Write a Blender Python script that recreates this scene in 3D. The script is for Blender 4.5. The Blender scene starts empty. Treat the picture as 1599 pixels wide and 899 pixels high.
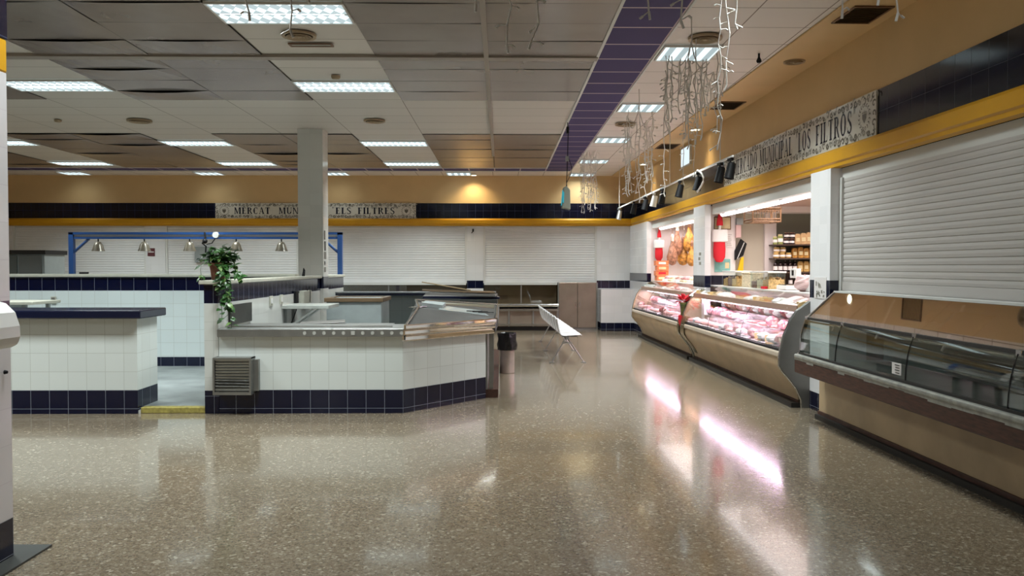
import bpy, bmesh, math, random
from mathutils import Vector, Matrix

PI = math.pi
SC = bpy.context.scene
COL = SC.collection

# ------------------------------------------------------------------ camera, world, exposure
F = 1275.0                                   # focal length in pixels of a 1599 px wide frame
cam_d = bpy.data.cameras.new('camera')
cam = bpy.data.objects.new('camera', cam_d)
COL.objects.link(cam)
cam_d.sensor_width = 36.0
cam_d.lens = F / 1599.0 * 36.0
cam_d.clip_end = 200
cam.location = (0, 0, 1.58)
cam.rotation_euler = (math.radians(90 - 1.46), 0, math.radians(-0.742))
SC.camera = cam

w = bpy.data.worlds.new('world')
SC.world = w
w.use_nodes = True
w.node_tree.nodes['Background'].inputs[0].default_value = (0.9, 0.93, 1.0, 1)
w.node_tree.nodes['Background'].inputs[1].default_value = 0.0

SC.view_settings.view_transform = 'Standard'
SC.view_settings.look = 'None'
SC.view_settings.exposure = 0.15
SC.view_settings.gamma = 1.0
SC.view_settings.use_curve_mapping = False

LIGHT_W = 84.0          # watts of one ceiling light
COOL = (0.90, 1.0, 0.99)
WARM = (1.0, 0.80, 0.45)
PINK = (1.0, 0.66, 0.93)
H = 3.90                # ceiling height

# ------------------------------------------------------------------ frames
RA = math.radians(0.9)                        # the right-hand row of stalls stands very slightly askew
MR = Matrix.Rotation(RA, 4, 'Z')
FR = {'W': (Matrix.Identity(4), 0.0), 'R': (MR, RA)}
ORG = {}

# ------------------------------------------------------------------ materials
def nt(name):
    m = bpy.data.materials.new(name)
    m.use_nodes = True
    t = m.node_tree
    return m, t, t.nodes['Principled BSDF'], t.links.new

def setp(b, k, v):
    if k in b.inputs:
        b.inputs[k].default_value = v

def pm(name, col, rough=0.5, metal=0.0, var=0.0, vs=8.0, bump=0.0, bs=60.0, coat=0.0, sss=0.0, emit=None, es=0.0, stretch=None):
    m, t, b, L = nt(name)
    setp(b, 'Base Color', (*col, 1)); setp(b, 'Roughness', rough); setp(b, 'Metallic', metal)
    setp(b, 'Coat Weight', coat)
    if sss:
        setp(b, 'Subsurface Weight', sss); setp(b, 'Subsurface Radius', (0.02, 0.01, 0.008))
    if emit:
        setp(b, 'Emission Color', (*emit, 1)); setp(b, 'Emission Strength', es)
    tc = t.nodes.new('ShaderNodeTexCoord')
    vec = tc.outputs['Object']
    if stretch:
        mp = t.nodes.new('ShaderNodeMapping'); mp.inputs['Scale'].default_value = stretch
        L(vec, mp.inputs[0]); vec = mp.outputs[0]
    if var:
        n = t.nodes.new('ShaderNodeTexNoise'); n.inputs['Scale'].default_value = vs; n.inputs['Detail'].default_value = 5
        L(vec, n.inputs['Vector'])
        r = t.nodes.new('ShaderNodeValToRGB')
        r.color_ramp.elements[0].position = 0.3; r.color_ramp.elements[1].position = 0.7
        r.color_ramp.elements[0].color = (*[max(0, c * (1 - var)) for c in col], 1)
        r.color_ramp.elements[1].color = (*[min(1, c * (1 + var)) for c in col], 1)
        L(n.outputs['Fac'], r.inputs[0]); L(r.outputs[0], b.inputs['Base Color'])
    if bump:
        n = t.nodes.new('ShaderNodeTexNoise'); n.inputs['Scale'].default_value = bs
        L(vec, n.inputs['Vector'])
        bp = t.nodes.new('ShaderNodeBump'); bp.inputs['Strength'].default_value = bump; bp.inputs['Distance'].default_value = 0.01
        L(n.outputs['Fac'], bp.inputs['Height']); L(bp.outputs[0], b.inputs['Normal'])
    return m

def mathn(t, L, op, a, b):
    n = t.nodes.new('ShaderNodeMath'); n.operation = op
    for i, x in enumerate((a, b)):
        if x is None: continue
        if isinstance(x, (int, float)): n.inputs[i].default_value = x
        else: L(x, n.inputs[i])
    return n.outputs[0]

def tile_mat(name, white=(0.68, 0.71, 0.69), blue=(0.002, 0.004, 0.022), ranges=(), uoff=0.0, voff=0.0, size=0.2, sizey=None,
             grout=(0.42, 0.43, 0.40), bgrout=(0.24, 0.26, 0.30), rough=0.13, mortar=0.004, dirt=0.06, bumps=0.25):
    m, t, b, L = nt(name)
    uv = t.nodes.new('ShaderNodeUVMap'); uv.uv_map = 'UVMap'
    mp = t.nodes.new('ShaderNodeMapping'); mp.inputs['Location'].default_value = (uoff, voff, 0)
    L(uv.outputs[0], mp.inputs[0])
    br = t.nodes.new('ShaderNodeTexBrick')
    br.offset = 0.0; br.squash = 1.0
    br.inputs['Scale'].default_value = 1.0
    br.inputs['Brick Width'].default_value = size
    br.inputs['Row Height'].default_value = sizey or size
    br.inputs['Mortar Size'].default_value = mortar / 2
    br.inputs['Mortar Smooth'].default_value = 0.1
    br.inputs['Bias'].default_value = 0.0
    br.inputs['Color1'].default_value = (*white, 1)
    br.inputs['Color2'].default_value = (*[c * (1 - dirt) for c in white], 1)
    br.inputs['Mortar'].default_value = (*grout, 1)
    L(mp.outputs[0], br.inputs[0])
    out = br.outputs['Color']
    if ranges:
        sp = t.nodes.new('ShaderNodeSeparateXYZ'); L(uv.outputs[0], sp.inputs[0])
        msk = None
        for lo, hi in ranges:
            k = mathn(t, L, 'MULTIPLY', mathn(t, L, 'GREATER_THAN', sp.outputs[1], lo), mathn(t, L, 'LESS_THAN', sp.outputs[1], hi))
            msk = k if msk is None else mathn(t, L, 'MAXIMUM', msk, k)
        mb = t.nodes.new('ShaderNodeMix'); mb.data_type = 'RGBA'
        L(br.outputs['Fac'], mb.inputs[0])
        mb.inputs[6].default_value = (*blue, 1); mb.inputs[7].default_value = (*bgrout, 1)
        mx = t.nodes.new('ShaderNodeMix'); mx.data_type = 'RGBA'
        L(msk, mx.inputs[0]); L(out, mx.inputs[6]); L(mb.outputs[2], mx.inputs[7])
        out = mx.outputs[2]
    L(out, b.inputs['Base Color'])
    n = t.nodes.new('ShaderNodeTexNoise'); n.inputs['Scale'].default_value = 3.5; L(uv.outputs[0], n.inputs['Vector'])
    h = mathn(t, L, 'ADD', mathn(t, L, 'MULTIPLY', br.outputs['Fac'], -1.0), mathn(t, L, 'MULTIPLY', n.outputs['Fac'], 0.6))
    bp = t.nodes.new('ShaderNodeBump'); bp.inputs['Strength'].default_value = bumps; bp.inputs['Distance'].default_value = 0.002
    L(h, bp.inputs['Height']); L(bp.outputs[0], b.inputs['Normal'])
    L(mathn(t, L, 'ADD', mathn(t, L, 'MULTIPLY', br.outputs['Fac'], 0.5), rough), b.inputs['Roughness'])
    return m

def glass_mat(name, tint=(0.95, 0.98, 0.97), refl=1.0, ior=1.5, dark=0.0, rough=0.02, base_refl=0.0):
    m, t, b, L = nt(name)
    t.nodes.remove(b)
    out = t.nodes['Material Output']
    tr = t.nodes.new('ShaderNodeBsdfTransparent'); tr.inputs[0].default_value = (*[c * (1 - dark) for c in tint], 1)
    gl = t.nodes.new('ShaderNodeBsdfGlossy'); gl.inputs['Roughness'].default_value = rough; gl.inputs[0].default_value = (1, 1, 1, 1)
    fr = t.nodes.new('ShaderNodeFresnel'); fr.inputs[0].default_value = ior
    geo = t.nodes.new('ShaderNodeNewGeometry')              # a thin pane reflects alike from both of its faces
    L(mathn(t, L, 'ADD', mathn(t, L, 'MULTIPLY', geo.outputs['Backfacing'], 1.0 / ior - ior), ior), fr.inputs[0])
    fac = mathn(t, L, 'ADD', mathn(t, L, 'MULTIPLY', fr.outputs[0], refl), base_refl)
    mx = t.nodes.new('ShaderNodeMixShader')
    L(fac, mx.inputs[0]); L(tr.outputs[0], mx.inputs[1]); L(gl.outputs[0], mx.inputs[2]); L(mx.outputs[0], out.inputs[0])
    return m

def emis(name, col, s):
    m, t, b, L = nt(name)
    t.nodes.remove(b)
    e = t.nodes.new('ShaderNodeEmission'); e.inputs[0].default_value = (*col, 1); e.inputs[1].default_value = s
    L(e.outputs[0], t.nodes['Material Output'].inputs[0])
    return m

def floor_mat():
    m, t, b, L = nt('terrazzo')
    uv = t.nodes.new('ShaderNodeUVMap'); uv.uv_map = 'UVMap'
    def vor(scale):
        v = t.nodes.new('ShaderNodeTexVoronoi'); v.inputs['Scale'].default_value = scale
        v.inputs['Randomness'].default_value = 1.0
        L(uv.outputs[0], v.inputs['Vector']); return v
    v1, v2 = vor(60), vor(135)
    # chips coloured by their cell
    def ramp(src, els):
        r = t.nodes.new('ShaderNodeValToRGB'); r.color_ramp.interpolation = 'CONSTANT'
        while len(r.color_ramp.elements) < len(els): r.color_ramp.elements.new(0.5)
        for e, (p, c) in zip(r.color_ramp.elements, els): e.position = p; e.color = (*c, 1)
        L(src, r.inputs[0]); return r.outputs[0]
    s1 = t.nodes.new('ShaderNodeSeparateColor'); L(v1.outputs['Color'], s1.inputs[0])
    s2 = t.nodes.new('ShaderNodeSeparateColor'); L(v2.outputs['Color'], s2.inputs[0])
    c1 = ramp(s1.outputs[0], [(0, (0.110, 0.079, 0.051)), (0.15, (0.194, 0.147, 0.100)), (0.42, (0.246, 0.197, 0.142)), (0.70, (0.162, 0.122, 0.082)), (0.86, (0.315, 0.268, 0.202)), (0.95, (0.525, 0.470, 0.372))])
    c2 = ramp(s2.outputs[0], [(0, (0.142, 0.107, 0.072)), (0.3, (0.205, 0.159, 0.109)), (0.75, (0.246, 0.202, 0.147)), (0.93, (0.388, 0.339, 0.256))])
    mx = t.nodes.new('ShaderNodeMix'); mx.data_type = 'RGBA'; mx.inputs[0].default_value = 0.5
    L(c1, mx.inputs[6]); L(c2, mx.inputs[7])
    L(mx.outputs[2], b.inputs['Base Color'])
    n = t.nodes.new('ShaderNodeTexNoise'); n.inputs['Scale'].default_value = 1.6; n.inputs['Detail'].default_value = 6
    L(uv.outputs[0], n.inputs['Vector'])
    r = t.nodes.new('ShaderNodeMapRange'); r.inputs[3].default_value = 0.10; r.inputs[4].default_value = 0.19
    L(n.outputs['Fac'], r.inputs[0]); L(r.outputs[0], b.inputs['Roughness'])
    n2 = t.nodes.new('ShaderNodeTexNoise'); n2.inputs['Scale'].default_value = 5; L(uv.outputs[0], n2.inputs['Vector'])
    bp = t.nodes.new('ShaderNodeBump'); bp.inputs['Strength'].default_value = 0.12; bp.inputs['Distance'].default_value = 0.004
    L(n2.outputs['Fac'], bp.inputs['Height']); L(bp.outputs[0], b.inputs['Normal'])
    setp(b, 'IOR', 1.55); setp(b, 'Coat Weight', 0.35); setp(b, 'Coat Roughness', 0.06)
    return m

def panel_mat():
    m, t, b, L = nt('brushed_ceiling_panel')
    uv = t.nodes.new('ShaderNodeUVMap'); uv.uv_map = 'UVMap'
    n = t.nodes.new('ShaderNodeTexNoise'); n.inputs['Scale'].default_value = 1.3; n.inputs['Detail'].default_value = 3
    L(uv.outputs[0], n.inputs['Vector'])
    r = t.nodes.new('ShaderNodeValToRGB')
    r.color_ramp.elements[0].position = 0.3; r.color_ramp.elements[1].position = 0.7
    r.color_ramp.elements[0].color = (0.29, 0.25, 0.23, 1); r.color_ramp.elements[1].color = (0.35, 0.305, 0.28, 1)
    L(n.outputs['Fac'], r.inputs[0]); L(r.outputs[0], b.inputs['Base Color'])
    setp(b, 'Metallic', 0.45); setp(b, 'Roughness', 0.22)
    w_ = t.nodes.new('ShaderNodeTexNoise'); w_.inputs['Scale'].default_value = 2.0
    mp = t.nodes.new('ShaderNodeMapping'); mp.inputs['Scale'].default_value = (3.5, 0.4, 1)
    L(uv.outputs[0], mp.inputs[0]); L(mp.outputs[0], w_.inputs['Vector'])
    bp = t.nodes.new('ShaderNodeBump'); bp.inputs['Strength'].default_value = 0.07; bp.inputs['Distance'].default_value = 0.01
    L(w_.outputs['Fac'], bp.inputs['Height']); L(bp.outputs[0], b.inputs['Normal'])
    return m

def diffuser_mat(name, kind):
    # prismatic lamp cover: the glow varies cell by cell
    m, t, b, L = nt(name)
    t.nodes.remove(b)
    uv = t.nodes.new('ShaderNodeUVMap'); uv.uv_map = 'UVMap'
    sp = t.nodes.new('ShaderNodeSeparateXYZ'); L(uv.outputs[0], sp.inputs[0])
    e = t.nodes.new('ShaderNodeEmission'); e.inputs[0].default_value = (0.80, 0.97, 1.0, 1)
    if kind == 'louvre':
        a = mathn(t, L, 'PINGPONG', sp.outputs[0], 0.05)
        a = mathn(t, L, 'MULTIPLY', a, 20.0)
        c = mathn(t, L, 'PINGPONG', sp.outputs[1], 0.1)
        c = mathn(t, L, 'MULTIPLY', c, 10.0)
        s = mathn(t, L, 'GREATER_THAN', mathn(t, L, 'MULTIPLY', a, 0.9), c)
        st = mathn(t, L, 'ADD', mathn(t, L, 'MULTIPLY', s, 0.75), 0.62)
    else:
        a = mathn(t, L, 'PINGPONG', sp.outputs[0], 0.075)
        s = mathn(t, L, 'GREATER_THAN', a, 0.035)
        st = mathn(t, L, 'ADD', mathn(t, L, 'MULTIPLY', s, 0.7), 0.5)
    L(st, e.inputs[1]); L(e.outputs[0], t.nodes['Material Output'].inputs[0])
    return m

OCHRE = (0.63, 0.43, 0.21)
M = {}
M['floor'] = floor_mat()
M['ochre'] = pm('ochre_paint', OCHRE, 0.6, var=0.04, vs=2, bump=0.05, bs=40)
M['yellow'] = pm('yellow_beam_paint', (0.62, 0.31, 0.012), 0.35, var=0.05, vs=3)
M['ceil_l'] = tile_mat('white_ceiling_tile', (0.60, 0.555, 0.50), ranges=(), uoff=0.16 + 1.22 * 20, voff=-10.2 + 0.6 * 30, size=1.22, sizey=0.6, grout=(0.20, 0.17, 0.14), rough=0.45, mortar=0.010, dirt=0.05)
M['ceil_r'] = tile_mat('white_ceiling_tile_aisle', (0.76, 0.69, 0.64), ranges=(), uoff=-1.68 + 0.63 * 40, voff=-7.34 + 0.6 * 30, size=0.63, sizey=0.6, grout=(0.25, 0.20, 0.17), rough=0.5, mortar=0.012, dirt=0.05)
M['purple'] = tile_mat('violet_ceiling_tile', (0.040, 0.024, 0.125), ranges=(), uoff=-1.06 + 0.61 * 40, voff=-7.34 + 0.6 * 30, size=0.61, sizey=0.6, grout=(0.62, 0.50, 0.52), rough=0.7, mortar=0.030, dirt=0.05, bumps=0.0)
M['panel'] = panel_mat()
M['dark_gap'] = pm('dark_void', (0.012, 0.010, 0.009), 0.9)
M['metal_trim'] = pm('grey_painted_trim', (0.34, 0.30, 0.26), 0.4, 0.3)
M['white_trim'] = pm('white_painted_trim', (0.66, 0.66, 0.64), 0.4)
M['black'] = pm('black_plastic', (0.006, 0.006, 0.007), 0.6)
M['dark_vent'] = pm('dark_bronze_grille', (0.05, 0.035, 0.022), 0.5, 0.4)
M['bronze'] = pm('tan_diffuser_plastic', (0.36, 0.27, 0.17), 0.45)
M['counter'] = tile_mat('counter_tile', ranges=((0.0, 0.256),), uoff=1.065 + 2.0, voff=-0.055 + 0.2 * 5)
M['wall_mid'] = tile_mat('stall_back_tile', ranges=((1.22, 1.5), (0.0, 0.2)), uoff=0.04, voff=-0.22 + 1.0, white=(0.64, 0.70, 0.70))
M['divider'] = tile_mat('divider_tile', ranges=((1.19, 1.5), (0.0, 0.25)), uoff=0.1, voff=0.01 + 1.0, white=(0.62, 0.62, 0.59))
M['column'] = tile_mat('column_tile', ranges=((1.22, 1.42), (0.0, 0.22)), uoff=3.42 + 2, voff=-0.02 + 1, white=(0.68, 0.67, 0.63), grout=(0.57, 0.56, 0.53))
M['backtile'] = tile_mat('back_wall_tile', ranges=((1.04, 1.24), (0.0, 0.2)), uoff=0.46 + 6, voff=-0.04 + 1, white=(0.76, 0.76, 0.77), grout=(0.62, 0.62, 0.62))
M['righttile'] = tile_mat('right_wall_tile', ranges=((1.24, 1.44), (0.0, 0.2)), uoff=0.0, voff=-0.04 + 1, white=(0.86, 0.85, 0.87), grout=(0.72, 0.72, 0.73))
M['bluetile'] = tile_mat('navy_frieze_tile', (0.003, 0.005, 0.020), uoff=0.46 + 20, voff=-2.81 + 4, grout=(0.02, 0.03, 0.075), dirt=0.3, mortar=0.005, rough=0.1)
M['bluetile_r'] = tile_mat('navy_frieze_tile_right', (0.003, 0.004, 0.012), uoff=20, voff=-2.83 + 4.4, size=0.22, grout=(0.05, 0.055, 0.07), dirt=0.3, mortar=0.004, rough=0.12)
M['neartile'] = tile_mat('near_wall_tile', ranges=((0.0, 0.22), (1.2, 1.4)), uoff=0.15, voff=-0.02 + 1, white=(0.70, 0.66, 0.67), grout=(0.55, 0.50, 0.52))
M['blue_slab'] = pm('navy_glazed_slab', (0.006, 0.009, 0.030), 0.18, coat=0.3)
M['cap'] = pm('cream_cap_stone', (0.46, 0.45, 0.38), 0.5, var=0.08, vs=12)
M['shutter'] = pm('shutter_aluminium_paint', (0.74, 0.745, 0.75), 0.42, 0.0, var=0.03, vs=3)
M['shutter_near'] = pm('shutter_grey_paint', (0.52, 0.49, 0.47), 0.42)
M['steel'] = pm('stainless_steel', (0.56, 0.56, 0.55), 0.25, 1.0, var=0.06, vs=4, bump=0.04, bs=12)
M['chrome'] = pm('polished_steel', (0.86, 0.80, 0.76), 0.06, 1.0, bump=0.03, bs=6)
M['dull_steel'] = pm('dull_steel', (0.30, 0.30, 0.29), 0.42, 0.85, var=0.12, vs=6)
M['grey'] = pm('grey_enamel', (0.30, 0.33, 0.33), 0.5, var=0.06)
M['grey_dark'] = pm('dark_grey_panel', (0.032, 0.033, 0.030), 0.5, var=0.2)
M['platform'] = pm('grey_painted_floor', (0.20, 0.22, 0.22), 0.45, var=0.25, vs=3)
M['hazard'] = pm('worn_yellow_paint', (0.34, 0.28, 0.07), 0.6, var=0.35, vs=25)
M['beige_panel'] = pm('beige_laminate_panel', (0.43, 0.31, 0.185), 0.38, var=0.16, vs=2.5)
M['brown_wood'] = pm('chipped_brown_wood', (0.060, 0.022, 0.014), 0.5, var=0.5, vs=9, stretch=(6, 1, 6))
M['bumper'] = pm('worn_grey_bumper', (0.30, 0.30, 0.27), 0.35, 0.2, var=0.25, vs=14)
M['cream_bumper'] = pm('cream_bumper', (0.62, 0.52, 0.42), 0.3, 0.2)
M['kick'] = pm('dark_kick_board', (0.015, 0.013, 0.012), 0.5)
M['glass'] = glass_mat('case_glass', refl=0.7)
M['glass_near'] = glass_mat('old_case_glass', tint=(0.93, 0.97, 0.96), refl=1.0, ior=1.5, base_refl=0.03)
M['glass_top'] = glass_mat('brown_tinted_glass', tint=(0.74, 0.70, 0.66), refl=1.3, ior=1.9, base_refl=0.20)
M['jarglass'] = glass_mat('jar_glass', refl=0.6)
M['case_grey'] = pm('case_end_grey', (0.23, 0.22, 0.21), 0.35, 0.5, var=0.05)
M['white_plastic'] = pm('white_plastic', (0.72, 0.70, 0.68), 0.35)
M['brown_strip'] = pm('brown_shelf_edge', (0.34, 0.21, 0.15), 0.3)
M['cream_wall'] = pm('cream_shop_wall', (0.50, 0.46, 0.38), 0.6)
M['shop_white'] = pm('white_shop_wall', (0.74, 0.68, 0.68), 0.5)
M['olive_wall'] = pm('olive_shop_wall', (0.17, 0.175, 0.14), 0.6)
M['pink_ceiling'] = pm('slatted_shop_ceiling', (0.50, 0.34, 0.30), 0.5, var=0.2, vs=3, stretch=(1, 12, 1))
M['black'].node_tree.nodes['Principled BSDF'].inputs['Specular IOR Level'].default_value = 0.25
M['shop_tile'] = tile_mat('white_shop_tile', ranges=((1.24, 1.44),), voff=-0.04 + 1, white=(0.80, 0.75, 0.74), grout=(0.7, 0.66, 0.65))
M['red'] = pm('red_felt', (0.65, 0.015, 0.03), 0.8)
M['fluff'] = pm('white_fleece', (0.85, 0.83, 0.82), 0.9, bump=0.6, bs=70)
M['leaf'] = pm('pothos_leaf', (0.028, 0.085, 0.018), 0.35, var=0.5, vs=9)
M['leaf_pale'] = pm('pothos_leaf_pale', (0.13, 0.22, 0.06), 0.35, var=0.3, vs=9)
M['terracotta'] = pm('terracotta', (0.20, 0.075, 0.045), 0.7, var=0.2, vs=20)
M['soil'] = pm('potting_soil', (0.03, 0.02, 0.012), 0.9)
M['blue_metal'] = pm('blue_painted_steel', (0.016, 0.060, 0.20), 0.35)
M['wire_white'] = pm('white_light_wire', (0.72, 0.68, 0.64), 0.5)
M['tube_white'] = emis('white_fluorescent_tube', (1.0, 0.93, 0.95), 3.0)
M['tube_pink'] = emis('pink_case_tube', (1.0, 0.72, 0.92), 6.0)
M['bulb'] = emis('lit_lamp_face', (1.0, 0.85, 0.55), 14.0)
M['bulb_spot'] = emis('lit_spot_face', (1.0, 0.93, 0.9), 9.0)
M['lit_white'] = emis('lit_white_panel', (0.80, 0.93, 1.0), 0.95)
M['cyan'] = emis('cyan_display', (0.05, 0.45, 0.55), 0.7)
M['diff'] = diffuser_mat('lamp_diffuser_prismatic', 'louvre')
M['diff_r'] = diffuser_mat('lamp_diffuser_striped', 'stripe')
M['ink'] = pm('navy_ink_glaze', (0.02, 0.02, 0.035), 0.25)
M['ink_brown'] = pm('grey_brown_glaze', (0.14, 0.125, 0.10), 0.25)
M['ink_soft'] = pm('soft_grey_glaze', (0.30, 0.28, 0.24), 0.25)
M['signtile'] = tile_mat('painted_sign_tile', (0.68, 0.65, 0.58), uoff=20, voff=-2.81 + 4, grout=(0.48, 0.46, 0.41), dirt=0.04)
M['bag_black'] = pm('black_bin_bag', (0.010, 0.010, 0.011), 0.25, bump=0.8, bs=25)
M['white_seat'] = pm('white_bench_seat', (0.66, 0.65, 0.66), 0.3)
M['brown_int'] = pm('brown_case_interior', (0.15, 0.095, 0.05), 0.5, var=0.15, vs=3)
M['door_tan'] = pm('tan_metal_door', (0.34, 0.27, 0.22), 0.25, 0.5, var=0.12, vs=3)
M['cardboard'] = pm('cardboard', (0.33, 0.24, 0.13), 0.8)
M['rattan'] = pm('rattan', (0.19, 0.10, 0.045), 0.6, var=0.3, vs=30)
M['ham_dark'] = pm('cured_ham_rind', (0.27, 0.13, 0.08), 0.4, var=0.7, vs=14)
M['ham_gold'] = pm('golden_ham_rind', (0.40, 0.19, 0.04), 0.35, var=0.75, vs=13)
M['ham_white'] = pm('ham_fat', (0.75, 0.62, 0.52), 0.4)
M['meat'] = pm('pink_meat', (0.58, 0.27, 0.28), 0.35, var=0.6, vs=14)
M['meat_dark'] = pm('dark_cured_meat', (0.30, 0.07, 0.07), 0.35, var=0.4, vs=14)
M['sausage'] = pm('pale_sausage', (0.50, 0.28, 0.24), 0.35, var=0.3, vs=12)
M['cheese'] = pm('yellow_cheese', (0.72, 0.52, 0.22), 0.4, var=0.1)
M['rind'] = pm('orange_cheese_rind', (0.55, 0.27, 0.10), 0.45)
M['paper'] = pm('white_paper', (0.78, 0.74, 0.73), 0.6)
M['pink_bag'] = pm('pink_paper_bag', (0.70, 0.48, 0.47), 0.7)
M['orange_pack'] = pm('orange_packaging', (0.72, 0.20, 0.07), 0.45, var=0.3, vs=20)
M['teal'] = pm('teal_poster', (0.20, 0.45, 0.42), 0.6, var=0.25, vs=10)
M['cream_pic'] = pm('cream_picture', (0.66, 0.55, 0.32), 0.6, var=0.15, vs=8)
M['wood_frame'] = pm('thin_brown_frame', (0.16, 0.08, 0.04), 0.5)
M['tan_pack'] = pm('tan_packet', (0.50, 0.32, 0.16), 0.5, var=0.2, vs=15)
M['amber'] = pm('amber_preserve', (0.48, 0.30, 0.10), 0.25, var=0.3, vs=12)
M['olive_j'] = pm('olive_preserve', (0.30, 0.33, 0.12), 0.25, var=0.3, vs=12)
M['wine'] = pm('dark_wine_glass', (0.025, 0.012, 0.014), 0.1, coat=0.5)
M['shelf_dark'] = pm('dark_wood_shelf', (0.06, 0.035, 0.025), 0.5)
M['biscuit'] = pm('biscuits', (0.62, 0.38, 0.16), 0.6, var=0.4, vs=45, bump=0.6, bs=45)
M['sweets'] = pm('dark_sweets', (0.22, 0.10, 0.08), 0.5, var=0.6, vs=50, bump=0.6, bs=50)
M['pale_food'] = pm('pale_pasta', (0.72, 0.58, 0.40), 0.6, var=0.3, vs=40, bump=0.5, bs=40)
M['bottle_green'] = pm('dark_green_wrap', (0.10, 0.11, 0.03), 0.3, var=0.4, vs=15)
M['yellow_item'] = pm('yellow_plastic', (0.70, 0.42, 0.01), 0.4)
M['dark_red'] = pm('maroon_notice', (0.10, 0.02, 0.025), 0.5)
M['interior_dark'] = pm('dim_shop_interior', (0.22, 0.21, 0.19), 0.7)

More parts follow.
